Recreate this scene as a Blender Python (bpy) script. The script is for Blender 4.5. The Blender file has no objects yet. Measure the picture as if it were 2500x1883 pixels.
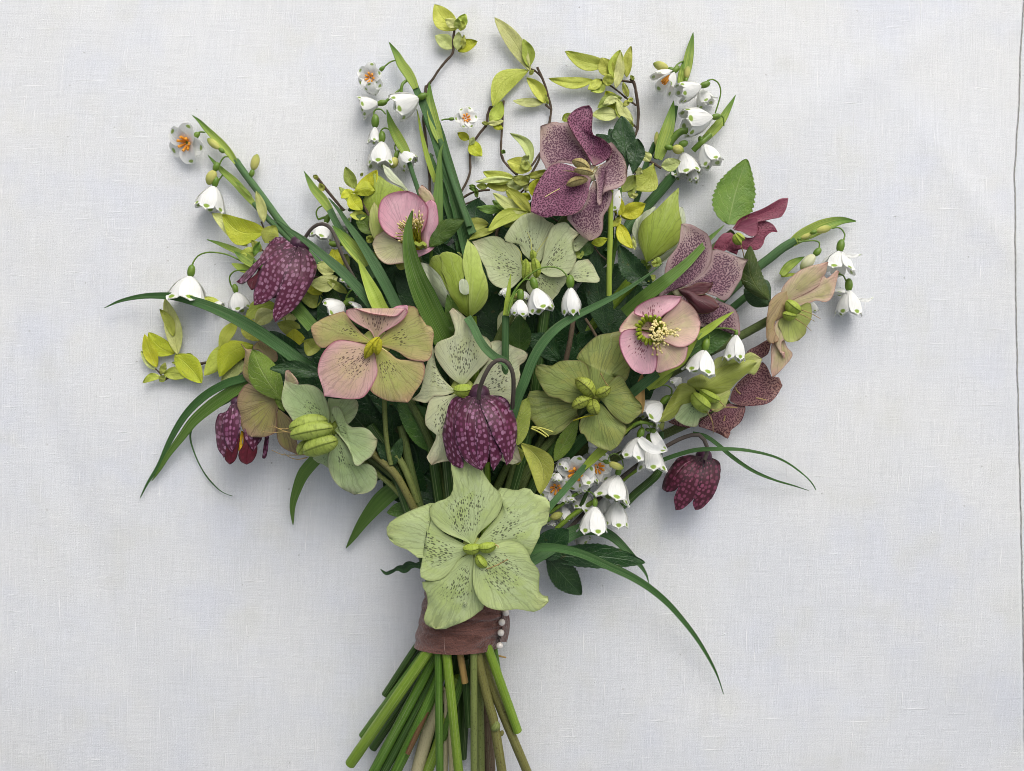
import bpy, bmesh, math, random
import numpy as np
from mathutils import Vector, noise as mnoise
random.seed(11)
scn = bpy.context.scene
COL = scn.collection

# ------------------------------------------------------------------ camera
CAMH = 0.50            # camera height above the cloth, metres
ZK = 0.8               # heights scaled down to soften the shadow halo on the linen
S = 0.00022            # metres of cloth per photograph pixel
cam = bpy.data.cameras.new("camera"); camo = bpy.data.objects.new("camera", cam); COL.objects.link(camo)
camo.location = (0, 0, CAMH)
cam.sensor_fit = 'HORIZONTAL'; cam.sensor_width = 36
cam.lens = 36 * CAMH / (2500 * S)
cam.clip_start = 0.02; cam.clip_end = 50
scn.camera = camo

# ------------------------------------------------------------------ light: soft overcast daylight from the upper right
SUN_EL, SUN_AZ = math.radians(40), math.radians(20)      # azimuth from +Y towards +X
w = bpy.data.worlds.new("World"); scn.world = w; w.use_nodes = True
wn = w.node_tree; wn.nodes.clear()
sky = wn.nodes.new("ShaderNodeTexSky"); sky.sky_type = 'NISHITA'; sky.sun_disc = False
sky.sun_elevation = SUN_EL; sky.sun_rotation = SUN_AZ
sky.air_density = 1.0; sky.dust_density = 6.0; sky.ozone_density = 1.0
bg = wn.nodes.new("ShaderNodeBackground"); bg.inputs[1].default_value = 0.15
wo = wn.nodes.new("ShaderNodeOutputWorld")
hs = wn.nodes.new("ShaderNodeHueSaturation"); hs.inputs['Saturation'].default_value = 0.3      # a white overcast sky
wn.links.new(sky.outputs[0], hs.inputs['Color']); wn.links.new(hs.outputs[0], bg.inputs[0]); wn.links.new(bg.outputs[0], wo.inputs[0])
sl = bpy.data.lights.new("sun", 'SUN'); sl.energy = 0.5; sl.angle = math.radians(70); sl.color = (1, 0.97, 0.93)
so = bpy.data.objects.new("sun", sl); COL.objects.link(so)
sd = Vector((math.sin(SUN_AZ) * math.cos(SUN_EL), math.cos(SUN_AZ) * math.cos(SUN_EL), math.sin(SUN_EL)))
so.rotation_euler = (-sd).to_track_quat('-Z', 'Y').to_euler(); so.location = sd * 3
scn.view_settings.view_transform = 'Standard'; scn.view_settings.look = 'None'
scn.view_settings.exposure = 0.1; scn.view_settings.gamma = 1
scn.cycles.filter_width = 0.9        # the phone picture is crisp

# ------------------------------------------------------------------ coordinates
FR = {'A': (800, 0, 500), 'B': (1200, 0, 500), 'C': (1500, 50, 500), 'D': (380, 260, 500), 'E': (240, 680, 500),
      'G': (700, 380, 500), 'H': (1100, 400, 500), 'I': (1480, 400, 500), 'J': (1700, 450, 500), 'K': (650, 700, 500),
      'L': (1000, 700, 500), 'M': (1280, 800, 500), 'N': (1550, 900, 500), 'O': (900, 1100, 500), 'Q': (820, 1383, 500),
      'R': (300, 1000, 700), 'T': (1250, 1150, 600), 'V': (1500, 750, 450), 'W': (1320, 1000, 350), 'X': (1240, 380, 400),
      'Y': (1130, 300, 400), 'Z': (560, 750, 400), 'P': (0, 0, 1666)}

def fk(f): return FR[f][2] / 1666.0
def px(f, x, y):
    o = FR[f]; k = o[2] / 1666.0
    return (o[0] + x * k, o[1] + y * k)
def parse(f, s):
    pts, tip = [], None
    for t in s.split():
        if t[0] == '*': tip = len(pts); t = t[1:]
        a, b = t.split(','); pts.append(px(f, float(a), float(b)))
    return pts, tip

def cloth_z(x, y):                                   # dome added so the light falls off down the cloth, plus small ripples
    z = -0.10 * (x * x) - 0.30 * (y * y)
    z += 0.0010 * math.exp(-((x * .8 + y * .6 - .262) / .006) ** 2) * math.exp(-((x - .25) / .05) ** 2) + 0.0008 * math.exp(-((x * .5 - y * .86 + .05) / .008) ** 2) * math.exp(-((x - .2) / .06) ** 2) - 0.0008 * math.exp(-((x * .95 + y * .3 + .245) / .009) ** 2) * math.exp(-((y + .05) / .08) ** 2)
    z += 0.0018 * mnoise.noise(Vector((x * 7, y * 7, 3.1))) + 0.0007 * mnoise.noise(Vector((x * 19, y * 16, 9.1)))
    return z
def U(p, z):
    """photograph pixel seen at z metres above the cloth -> world point"""
    z *= ZK
    f = (CAMH - z) / CAMH
    x, y = (p[0] - 1250) * S * f, (941.5 - p[1]) * S * f
    zz = z + cloth_z(x, y)
    f = (CAMH - zz) / CAMH
    return ((p[0] - 1250) * S * f, (941.5 - p[1]) * S * f, zz)
def sc(z): return S * (CAMH - z * ZK) / CAMH

def crom(pts, n):
    """smooth curve through pts, resampled to n points by arc length (any dimension)"""
    P = np.array(pts, float)
    if len(P) == 2:
        d = P
    else:
        Q = np.vstack([2 * P[0] - P[1], P, 2 * P[-1] - P[-2]])
        out = []
        for i in range(1, len(Q) - 2):
            p0, p1, p2, p3 = Q[i - 1], Q[i], Q[i + 1], Q[i + 2]
            for t in np.linspace(0, 1, 8, endpoint=False):
                out.append(0.5 * (2 * p1 + (p2 - p0) * t + (2 * p0 - 5 * p1 + 4 * p2 - p3) * t * t + (3 * p1 - p0 - 3 * p2 + p3) * t ** 3))
        out.append(P[-1]); d = np.array(out)
    l = np.r_[0, np.cumsum(np.linalg.norm(np.diff(d[:, :2], axis=0), axis=1))]
    if l[-1] < 1e-9: return np.repeat(d[:1], n, 0)
    s = np.linspace(0, l[-1], n)
    return np.stack([np.interp(s, l, d[:, k]) for k in range(d.shape[1])], 1)

# ------------------------------------------------------------------ objects
def thing(name, label, cat, origin, group=None):
    o = bpy.data.objects.new(name, None); COL.objects.link(o)
    o.empty_display_size = 0.01; o.location = origin; o['label'] = label; o['category'] = cat
    if group: o['group'] = group
    return o
def root_of(o):
    while o.parent: o = o.parent
    return o
def mesh_obj(name, verts, faces, mat, parent=None, uv=None, metric=None, label=None, thick=0, smooth=True, polar=None):
    org = Vector(root_of(parent).location) if parent else Vector((0, 0, 0))
    me = bpy.data.meshes.new(name)
    me.from_pydata([tuple(Vector(v) - org) for v in verts], [], faces)
    if smooth: me.polygons.foreach_set('use_smooth', [True] * len(me.polygons))
    for nm, arr in (('grid', uv), ('metric', metric), ('polar', polar)):
        if arr is not None:
            l = me.uv_layers.new(name=nm)
            li = np.zeros(len(me.loops), int); me.loops.foreach_get('vertex_index', li)
            l.data.foreach_set('uv', np.array(arr, float)[li].ravel())
    if mat: me.materials.append(mat)
    me.update()
    o = bpy.data.objects.new(name, me); COL.objects.link(o)
    if parent: o.parent = parent
    if label: o['label'] = label
    if thick:
        m = o.modifiers.new('thickness', 'SOLIDIFY'); m.thickness = thick; m.offset = 0; m.use_even_offset = False; m.use_rim = False
    return o
def grid_faces(n, m):
    return [(i * m + j, i * m + j + 1, (i + 1) * m + j + 1, (i + 1) * m + j) for i in range(n - 1) for j in range(m - 1)]

CM = 0.01
_seed = [0]
def petal(parent, f, s, mat, zb, zt=None, bulge=0.0, cup=0.0, wave=0.10, curl=0.0, bell=None, name='petal', thick=0.0004, N=22, Mc=13, label=None, dome=0.0):
    """one petal or sepal from its outline; heights in cm.  bell=(A, B, R, Z): wrap the petal round the axis A-B (pixels)"""
    pts, tip = parse(f, s)
    if tip is None: tip = len(pts) // 2
    a = crom(pts[:tip + 1], N); b = crom([pts[0]] + list(reversed(pts[tip + 1:])) + [pts[tip]], N)
    if zt is None: zt = zb
    _seed[0] += 1; sd_ = _seed[0] * 7.31
    wl = np.linalg.norm(a - b, axis=1); wmax = max(wl.max(), 1)
    mid = (a + b) / 2; L = np.sum(np.linalg.norm(np.diff(mid, axis=0), axis=1)) * S * 100
    V, UV, ME, PO = [], [], [], []
    p0 = np.array(pts[0]); far = mid[int(N * .6)] - p0; pa = math.atan2(far[1], far[0])
    for i in range(N):
        u = i / (N - 1)
        for j in range(Mc):
            v = j / (Mc - 1); p = a[i] * (1 - v) + b[i] * v; e = 2 * v - 1
            if bell:
                A, B, R, Z = bell[:4]; sgn = bell[4] if len(bell) > 4 else 1
                ax = np.array(B) - np.array(A); al = np.linalg.norm(ax); ax = ax / al
                q = p - np.array(A); t = float(q @ ax) / al; d = abs(float(q @ np.array([-ax[1], ax[0]])))
                t = min(max(t, 0), 1.1)
                rr = R * (math.sin(min(1, t * 1.6 + .12) * math.pi / 2) ** .7) * (1 - .12 * max(0, t - .7))
                h = math.sqrt(max(rr * rr - d * d, (0.1 * R) ** 2)) * S * 100
                z = Z + sgn * h * .85 + (zb if sgn > 0 else -zb)
            else:
                z = zb + (zt - zb) * u ** 1.2 + bulge * math.sin(math.pi * u) + cup * e * e * math.sin(math.pi * min(1, u * .9 + .05)) + curl * max(0, u - .75) ** 2 * 16
                z += dome * math.sqrt(max(0, 1 - e * e)) * math.sin(math.pi * min(1, .06 + u * .92)) ** .6
                z += .7 * wave * (abs(e) ** 1.5 * .8 + .2) * u ** .5 * (mnoise.noise(Vector((u * 3.2, v * 2.2, sd_))) * 1.6 + .6 * mnoise.noise(Vector((u * 8, v * 5, sd_))))
            z += 0.03 * mnoise.noise(Vector((u * 9, v * 9, sd_ + 4)))
            V.append(U(p, z * CM)); UV.append((v, u))
            ww = (wl[i] * .55 + wmax * .45) * S * 100
            ME.append(((v - .5) * ww, u * L))
            dv = p - p0; rr_ = math.hypot(dv[0], dv[1]); th_ = (math.atan2(dv[1], dv[0]) - pa + math.pi) % (2 * math.pi) - math.pi
            if rr_ < 1e-6: th_ = (v - .5) * 1.6
            PO.append((th_, rr_ * S * 100))
    return mesh_obj(name, V, grid_faces(N, Mc), mat, parent, UV, ME, label, thick, polar=PO)

def leaf(parent, f, base, tip, wid, mat, z=(.6, .9), bend=0.0, fold=.16, wave=.12, serr=0.0, name='leaf', peak=.45, curl=0.0, label=None, thick=0.0003):
    """a leaf from base to tip (frame pixels), full width wid; fold lifts (+) or drops (-) its two halves, cm"""
    k = fk(f); A = np.array(px(f, *base)); B = np.array(px(f, *tip)); w_ = wid * k / 2
    ax = B - A; Lp = np.linalg.norm(ax); ax = ax / Lp; nr = np.array([-ax[1], ax[0]])
    N = 44 if serr else 15; Mc = 9
    _seed[0] += 1; sd_ = _seed[0] * 3.7
    V, UV, ME = [], [], []
    for i in range(N):
        u = i / (N - 1)
        c = A + ax * Lp * u + nr * bend * k * math.sin(math.pi * u)
        q = u ** (math.log(.5) / math.log(peak))
        h = w_ * (1 if serr else 1.12) * max(0.0, math.sin(math.pi * q)) ** (.8 if u > peak else .9) + w_ * .03
        if u > .999: h = w_ * .01
        for j in range(Mc):
            v = j / (Mc - 1); e = 2 * v - 1
            sr = 1 - serr * ((u * 15) % 1.0) * (abs(e) ** 6) * (1 if u < .97 else 0) if serr else 1
            p = c + nr * e * h * sr
            z_ = z[0] + (z[1] - z[0]) * u + fold * (abs(e) ** 1.3 - .4) * h * S * 100 + curl * max(0, u - .6) ** 2 * 6
            z_ += wave * (mnoise.noise(Vector((u * 3, v * 2.5, sd_))) + .5 * abs(e) * mnoise.noise(Vector((u * 9, v * 4, sd_))))
            V.append(U(p, max(z_, .08) * CM)); UV.append((v, u)); ME.append((e * h * S * 100, u * Lp * S * 100))
    return mesh_obj(name, V, grid_faces(N, Mc), mat, parent, UV, ME, label, thick)

def strap(parent, f, s, wid, mat, z=(.5, .5), prof='tip', fold=.2, name='leaf', N=40, label=None, thick=0.0005, twist=0.0):
    """long blade along a path; prof: tip = narrows to the last point, both = spindle, even"""
    pts, _ = parse(f, s); k = fk(f); c = crom(pts, N); Mc = 7
    d = np.gradient(c, axis=0); d /= np.maximum(np.linalg.norm(d, axis=1, keepdims=True), 1e-9)
    zs = np.interp(np.linspace(0, 1, N), np.linspace(0, 1, len(z)), z)
    L = np.sum(np.linalg.norm(np.diff(c, axis=0), axis=1)) * S * 100
    _seed[0] += 1; sd_ = _seed[0] * 2.9
    V, UV, ME = [], [], []
    for i in range(N):
        u = i / (N - 1)
        if prof == 'tip': h = (1 - u) ** .55 * (.82 + .18 * math.sin(math.pi * u)) if u > .3 else .93 - .1 * (1 - u)
        elif prof == 'both': h = max(.02, math.sin(math.pi * (.12 + .88 * u) ** .85)) ** .8 if u < 1 else .02
        else: h = 1
        if prof == 'tip':
            h = min(1, (1 - u) * 1.55) ** .7
        h = max(h, .03) * wid * k / 2
        if twist: h *= .45 + .55 * abs(math.cos(u * twist))
        nr = np.array([-d[i][1], d[i][0]])
        for j in range(Mc):
            v = j / (Mc - 1); e = 2 * v - 1
            p = c[i] + nr * e * h
            zz = zs[i] + fold * 1.1 * (abs(e) - .4) * h * S * 100 + .05 * mnoise.noise(Vector((u * 5, v, sd_)))
            V.append(U(p, max(zz, .06) * CM)); UV.append((v, u)); ME.append((e * h * S * 100, u * L))
    return mesh_obj(name, V, grid_faces(N, Mc), mat, parent, UV, ME, label, thick)

def tube_data(path, rad, n=8):
    """verts, faces, uv, metric of a capped tube along world points with a radius per point"""
    P = np.array(path, float); R = np.broadcast_to(np.array(rad, float), (len(P),))
    d = np.gradient(P, axis=0); V, F, UV, ME = [], [], [], []
    ref = Vector((0, 0, 1)); l = np.r_[0, np.cumsum(np.linalg.norm(np.diff(P, axis=0), axis=1))]
    for i in range(len(P)):
        t = Vector(d[i]).normalized()
        a = t.cross(ref)
        if a.length < 1e-4: a = t.cross(Vector((1, 0, 0)))
        a.normalize(); b = a.cross(t).normalized()
        for j in range(n):
            q = 2 * math.pi * j / n
            V.append(tuple(Vector(P[i]) + (a * math.cos(q) + b * math.sin(q)) * float(R[i])))
            UV.append((abs(2 * j / n - 1), i / (len(P) - 1))); ME.append((j / n * float(R[i]) * 600, l[i] * 100))
    for i in range(len(P) - 1):
        for j in range(n):
            F.append((i * n + j, i * n + (j + 1) % n, (i + 1) * n + (j + 1) % n, (i + 1) * n + j))
    for q, i in ((0, 0), (1, len(P) - 1)):
        o = len(V); V += V[i * n:i * n + n]; UV += [(.5, q)] * n; ME += ME[i * n:i * n + n]
        F.append(tuple(o + j for j in (range(n) if not q else reversed(range(n)))))
    return V, F, UV, ME
class MB:
    def __init__(s): s.V, s.F, s.UV, s.ME = [], [], [], []
    def add(s, data):
        o = len(s.V); s.V += list(data[0]); s.F += [tuple(i + o for i in f) for f in data[1]]; s.UV += list(data[2]); s.ME += list(data[3])
    def build(s, name, mat, parent=None, **k): return mesh_obj(name, s.V, s.F, mat, parent, s.UV, s.ME, **k)
def wpath(f, s, z, n):
    pts, _ = parse(f, s); c = crom(pts, n); zs = np.interp(np.linspace(0, 1, n), np.linspace(0, 1, len(z)), z)
    return [U(c[i], zs[i] * CM) for i in range(n)], zs
def tube(parent, f, s, wid, mat, z=(.5, .5), name='stem', taper=1.0, n=22, sides=8, label=None, bumps=0.0):
    P, zs = wpath(f, s, z, n)
    R = [wid * fk(f) / 2 * sc(zs[i] * CM) * (1 + (taper - 1) * i / (n - 1)) * (1 + bumps * mnoise.noise(Vector((i * .7, wid, 1)))) for i in range(n)]
    V, F, UV, ME = tube_data(P, R, sides)
    return mesh_obj(name, V, F, mat, parent, UV, ME, label)
def ellipsoid(c, ax, L, R, n=10, m=10, R2=None, point=0.0, ridge=0, bend=0.0):
    """verts.. of a spindle: centre c, unit axis ax, half length L, radius R"""
    ax = Vector(ax).normalized(); e1 = ax.cross(Vector((0, 0, 1)))
    if e1.length < 1e-3: e1 = Vector((1, 0, 0))
    e1.normalize(); e2 = e1.cross(ax).normalized(); V, F, UV, ME = [], [], [], []
    for i in range(n + 1):
        t = i / n; s_ = math.sin(math.pi * t) ** (1 + point * t); x = -math.cos(math.pi * t)
        for j in range(m):
            q = 2 * math.pi * j / m; rg = 1 + ridge * math.exp(-((q - math.pi / 2) / .22) ** 2) + ridge * math.exp(-((q - 1.5 * math.pi) / .22) ** 2)
            V.append(tuple(Vector(c) + ax * x * L + e1 * (bend * R * (1 - x * x)) + (e1 * math.cos(q) * R + e2 * math.sin(q) * (R2 or R)) * s_ * rg))
            UV.append((abs(2 * j / m - 1), t)); ME.append((j / m * R * 600, t * L * 200))
    for i in range(n):
        for j in range(m): F.append((i * m + j, i * m + (j + 1) % m, (i + 1) * m + (j + 1) % m, (i + 1) * m + j))
    return V, F, UV, ME
def blob(parent, f, a, b, wid, mat, z, name='carpel', R2=.85, point=.6, ridge=.22, tilt=0.0, label=None, bend=.25):
    """a spindle whose two ends are at frame pixels a and b"""
    za = z; A = Vector(U(px(f, *a), z * CM)); B = Vector(U(px(f, *b), (z + tilt) * CM))
    r = wid * fk(f) / 2 * sc(z * CM)
    V, F, UV, ME = ellipsoid((A + B) / 2, B - A, (B - A).length / 2, r, 14, 20, r * R2, point, ridge, bend)
    return mesh_obj(name, V, F, mat, parent, UV, ME, label)

# ------------------------------------------------------------------ materials
def lin(h, g=1.0):
    h = h.lstrip('#'); c = [int(h[i:i + 2], 16) / 255 for i in (0, 2, 4)]
    return tuple(min(.9, (x / 12.92 if x <= .04045 else ((x + .055) / 1.055) ** 2.4) * g) for x in c) + (1,)
class NT:
    def __init__(s, name):
        s.m = bpy.data.materials.new(name); s.m.use_nodes = True; s.t = s.m.node_tree; s.t.nodes.clear()
    def n(s, ty, **kw):
        x = s.t.nodes.new('ShaderNode' + ty)
        for k_, v_ in kw.items(): setattr(x, k_, v_)
        return x
    def put(s, sock, val):
        if isinstance(val, bpy.types.NodeSocket): s.t.links.new(val, sock)
        elif val is not None: sock.default_value = val
    def math(s, op, a, b=None, c=None, clamp=False):
        x = s.n('Math', operation=op, use_clamp=clamp)
        for i, q in enumerate((a, b, c)): s.put(x.inputs[i], q)
        return x.outputs[0]
    def mix(s, f, a, b, mode='MIX'):
        x = s.n('Mix', data_type='RGBA', blend_type=mode); x.clamp_factor = True
        s.put(x.inputs['Factor'], f); s.put(x.inputs[6], a); s.put(x.inputs[7], b)
        return x.outputs[2]
    def ss(s, v, a, b, lo=0.0, hi=1.0):
        x = s.n('MapRange', interpolation_type='SMOOTHSTEP')
        s.put(x.inputs[0], v); s.put(x.inputs[1], a); s.put(x.inputs[2], b); s.put(x.inputs[3], lo); s.put(x.inputs[4], hi)
        return x.outputs[0]
    def comb(s, x, y, z=0.0):
        c = s.n('CombineXYZ'); s.put(c.inputs[0], x); s.put(c.inputs[1], y); s.put(c.inputs[2], z); return c.outputs[0]
    def noise(s, vec, scale, detail=2.0, rough=.5, dist=0.0):
        x = s.n('TexNoise'); s.put(x.inputs['Vector'], vec); x.inputs['Scale'].default_value = scale
        x.inputs['Detail'].default_value = detail; x.inputs['Roughness'].default_value = rough; x.inputs['Distortion'].default_value = dist
        return x.outputs[0]
    def voro(s, vec, scale, rnd=1.0, feat='F1'):
        x = s.n('TexVoronoi', voronoi_dimensions='2D', feature=feat); s.put(x.inputs['Vector'], vec)
        x.inputs['Scale'].default_value = scale; x.inputs['Randomness'].default_value = rnd
        return x
    def pol(s):
        u = s.n('UVMap', uv_map='polar'); q = s.n('SeparateXYZ'); s.t.links.new(u.outputs[0], q.inputs[0]); return q.outputs[0], q.outputs[1]
    def uvs(s):
        r = s.n('ObjectInfo').outputs['Random']
        def sep(nm):
            u = s.n('UVMap', uv_map=nm); q = s.n('SeparateXYZ'); s.t.links.new(u.outputs[0], q.inputs[0]); return q.outputs[0], q.outputs[1]
        v, u = sep('grid'); x, y = sep('metric')
        e = s.math('ABSOLUTE', s.math('MULTIPLY_ADD', v, 2.0, -1.0))
        return v, u, e, x, y, s.math('MULTIPLY', r, 37.0)
    def objco(s): return s.n('TexCoord').outputs['Object']
    def out(s, col, rough=.5, bump=None, bstr=.3, bdist=.0004, transl=0.0, tcol=None, sheen=0.0, spec=.4, coat=0.0):
        p = s.n('BsdfPrincipled'); s.put(p.inputs['Base Color'], col); s.put(p.inputs['Roughness'], rough)
        p.inputs['Specular IOR Level'].default_value = spec
        if sheen: p.inputs['Sheen Weight'].default_value = sheen; p.inputs['Sheen Roughness'].default_value = .4
        if coat: p.inputs['Coat Weight'].default_value = coat; p.inputs['Coat Roughness'].default_value = .25
        if bump is not None:
            b = s.n('Bump'); b.inputs['Strength'].default_value = bstr; b.inputs['Distance'].default_value = bdist
            s.put(b.inputs['Height'], bump); s.t.links.new(b.outputs[0], p.inputs['Normal'])
        o = s.n('OutputMaterial'); last = p.outputs[0]
        if transl:
            t = s.n('BsdfTranslucent'); s.put(t.inputs[0], tcol if tcol is not None else col)
            mx = s.n('MixShader'); mx.inputs[0].default_value = transl
            s.t.links.new(last, mx.inputs[1]); s.t.links.new(t.outputs[0], mx.inputs[2]); last = mx.outputs[0]
        s.t.links.new(last, o.inputs[0]); return s.m

def petal_mat(name, cen, mid, edge, spot=None, su=(.16, .62), sw=.62, sfreq=(11.5, 4.8), sr=.42, vein=.25, g=1.26, rim=.35, rough=.5, tip=None, cenu=.22, full=False, rimcol=None, alt=None):
    t = NT(name); v, u, e, x, y, r = t.uvs(); th_, ra = t.pol()
    cc, cm, ce = lin(cen, g), lin(mid, g), lin(edge, g)
    big = t.noise(t.comb(t.math('MULTIPLY_ADD', x, .5, r), t.math('MULTIPLY', y, .35)), 1.6, 3)
    col = t.mix(t.ss(u, .0, cenu), cc, cm)
    if alt:
        an = t.noise(t.comb(t.math('MULTIPLY_ADD', x, .9, r), t.math('MULTIPLY', y, .6), 12.0), 1.3, 3, .6)
        col = t.mix(t.math('MULTIPLY', t.ss(an, .42, .62), t.ss(u, .1, .4, 0, .85)), col, lin(alt, g))
    em = t.math('MAXIMUM', t.ss(e, .3, 1.0), t.ss(u, .25 if full else .5, 1.0))
    em = t.math('MULTIPLY', em, t.math('MULTIPLY_ADD', big, 1.1, .55 if full else .25), clamp=True)
    col = t.mix(em, col, ce)
    if tip: col = t.mix(t.math('MULTIPLY', t.ss(u, .72, 1.0), t.ss(big, .3, .6)), col, lin(tip, g))
    # veins fan out from the base
    wob0 = t.math('MULTIPLY', t.noise(t.comb(t.math('ADD', x, r), y), 2.5, 2), .10)
    tw = t.math('ADD', th_, wob0)
    vn1 = t.noise(t.comb(t.math('MULTIPLY_ADD', tw, 16.0, r), t.math('MULTIPLY', ra, .35)), 1.0, 1, .5)
    vn2 = t.noise(t.comb(t.math('MULTIPLY_ADD', tw, 34.0, r), t.math('MULTIPLY', ra, .5), 3.0), 1.0, 1, .5)
    vn = t.math('ADD', vn1, t.math('MULTIPLY', t.math('SUBTRACT', vn2, .5), t.ss(u, .3, .6)))
    vm = t.math('MAXIMUM', t.ss(vn, .52, .66), t.math('MULTIPLY', t.ss(vn2, .54, .68), .6))
    net = t.voro(t.comb(t.math('MULTIPLY_ADD', x, 3.2, r), t.math('MULTIPLY', y, 1.4)), 1.0, 1.0, 'DISTANCE_TO_EDGE').outputs['Distance']
    nm = t.math('MULTIPLY', t.ss(net, .07, .0), t.ss(u, .2, .5, 0, .6))
    vt = t.math('MAXIMUM', vm, nm)
    lt = t.ss(t.noise(t.comb(t.math('MULTIPLY_ADD', tw, 22.0, r), t.math('MULTIPLY', ra, .5), 6.0), 1.0, 2), .52, .7)
    col = t.mix(t.math('MULTIPLY', lt, .22), col, t.mix(.5, (.86, .86, .74, 1), col))
    col = t.mix(t.math('MULTIPLY', vt, t.math('MULTIPLY', t.ss(u, .0, .12), vein * 1.25)), col, t.mix(.5, lin(mid, .45), lin(edge, .4)))
    mot = t.noise(t.comb(t.math('MULTIPLY_ADD', x, 1.0, r), y), 3.5, 4, .65)
    col = t.mix(.4, col, t.mix(mot, lin(mid, .55 * g), lin(edge, 1.25 * g)), 'MIX')
    rimcol = rimcol or '#6f6a48'
    if rimcol: col = t.mix(t.math('MULTIPLY', t.math('MAXIMUM', t.ss(e, .91, 1.0), t.ss(u, .96, 1.0)), rim), col, lin(rimcol, 1))
    if spot:
        wob = t.math('MULTIPLY_ADD', t.noise(t.comb(t.math('ADD', x, r), y), 5.0, 2), .3, -.15)
        sx_ = t.math('MULTIPLY', t.math('ADD', th_, t.math('MULTIPLY', wob, .12)), t.math('MULTIPLY_ADD', ra, sfreq[0] * .55, sfreq[0] * .55))
        vo = t.voro(t.comb(t.math('ADD', sx_, r), t.math('MULTIPLY_ADD', ra, sfreq[1], r)), 1.0, 1.0)
        msk = t.math('MULTIPLY', t.ss(u, su[0], su[0] + .1), t.ss(u, su[1] - .28, su[1], 1, 0))
        msk = t.math('MULTIPLY', msk, t.ss(e, sw - .35, sw, 1, 0))
        if not full:
            br = t.noise(t.comb(t.math('MULTIPLY_ADD', x, 1.3, r), y), 2.2, 2)
            msk = t.math('MULTIPLY', msk, t.ss(br, .24, .42))
        if not full:
            sc_ = t.n('SeparateColor'); t.t.links.new(vo.outputs['Color'], sc_.inputs[0])
            keep = t.ss(sc_.outputs[0], t.math('MULTIPLY_ADD', e, .75, .12), t.math('MULTIPLY_ADD', e, .75, .22))
            msk = t.math('MULTIPLY', msk, t.math('MULTIPLY', keep, t.math('MULTIPLY_ADD', sc_.outputs[1], .6, .55)))
        th = t.math('SUBTRACT', t.math('MULTIPLY', msk, sr), vo.outputs['Distance'])
        sm = t.ss(th, -.06, .12)
        col = t.mix(t.math('MULTIPLY', sm, .85 if full else t.math('MULTIPLY_ADD', big, .5, .5)), col, lin(spot))
    bmp = t.math('ADD', t.math('MULTIPLY', vm, -.5), t.math('MULTIPLY', mot, .8))
    return t.out(col, rough, bmp, .22, .0004, .25, None, sheen=0, spec=.35)

def leaf_mat(name, c1, c2, vein='#d8d890', va=.35, rough=.45, g=1.15, nv=9, slant=3.0, transl=.2, coat=0.0, bst=.5):
    t = NT(name); v, u, e, x, y, r = t.uvs()
    big = t.noise(t.comb(t.math('MULTIPLY_ADD', x, .8, r), t.math('MULTIPLY', y, .8)), 1.5, 3)
    col = t.mix(t.ss(big, .3, .7), lin(c1, g), lin(c2, g))
    wob = t.math('MULTIPLY', t.noise(t.comb(t.math('ADD', x, r), y), 2.0, 2), 1.2)
    ph = t.math('ADD', t.math('SUBTRACT', t.math('MULTIPLY', u, float(nv)), t.math('MULTIPLY', e, slant)), wob)
    ln = t.math('ABSOLUTE', t.math('SUBTRACT', t.math('FRACT', ph), .5))
    side = t.ss(ln, .09, .0); rib = t.ss(e, .07, .0)
    net = t.ss(t.voro(t.comb(t.math('MULTIPLY_ADD', x, 5.0, r), t.math('MULTIPLY', y, 5.0)), 1.0, 1, 'DISTANCE_TO_EDGE').outputs['Distance'], .06, 0, 0, .5)
    vm = t.math('MAXIMUM', rib, t.math('MAXIMUM', t.math('MULTIPLY', side, .8), net))
    col = t.mix(t.math('MULTIPLY', vm, va), col, lin(vein))
    mot = t.noise(t.comb(t.math('ADD', x, r), y), 9.0, 3)
    col = t.mix(t.math('MULTIPLY', mot, .3), col, lin(c2, .5 * g))
    hv = t.n('HueSaturation'); t.put(hv.inputs['Value'], t.math('MULTIPLY_ADD', t.math('FRACT', t.math('MULTIPLY', r, 5.3)), .36, .84)); t.put(hv.inputs['Hue'], t.math('MULTIPLY_ADD', t.math('FRACT', t.math('MULTIPLY', r, 2.9)), .03, .485)); t.put(hv.inputs['Color'], col); col = hv.outputs[0]
    brn = t.noise(t.comb(t.math('MULTIPLY_ADD', x, .7, r), t.math('MULTIPLY', y, .7), 5.0), 3.0, 3)
    col = t.mix(t.math('MULTIPLY', t.ss(brn, .62, .76), .3), col, lin('#7a6428'))
    return t.out(col, rough, t.math('ADD', t.math('MULTIPLY', vm, -1.0), mot), bst, .0006, transl, spec=.4, coat=coat)

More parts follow.
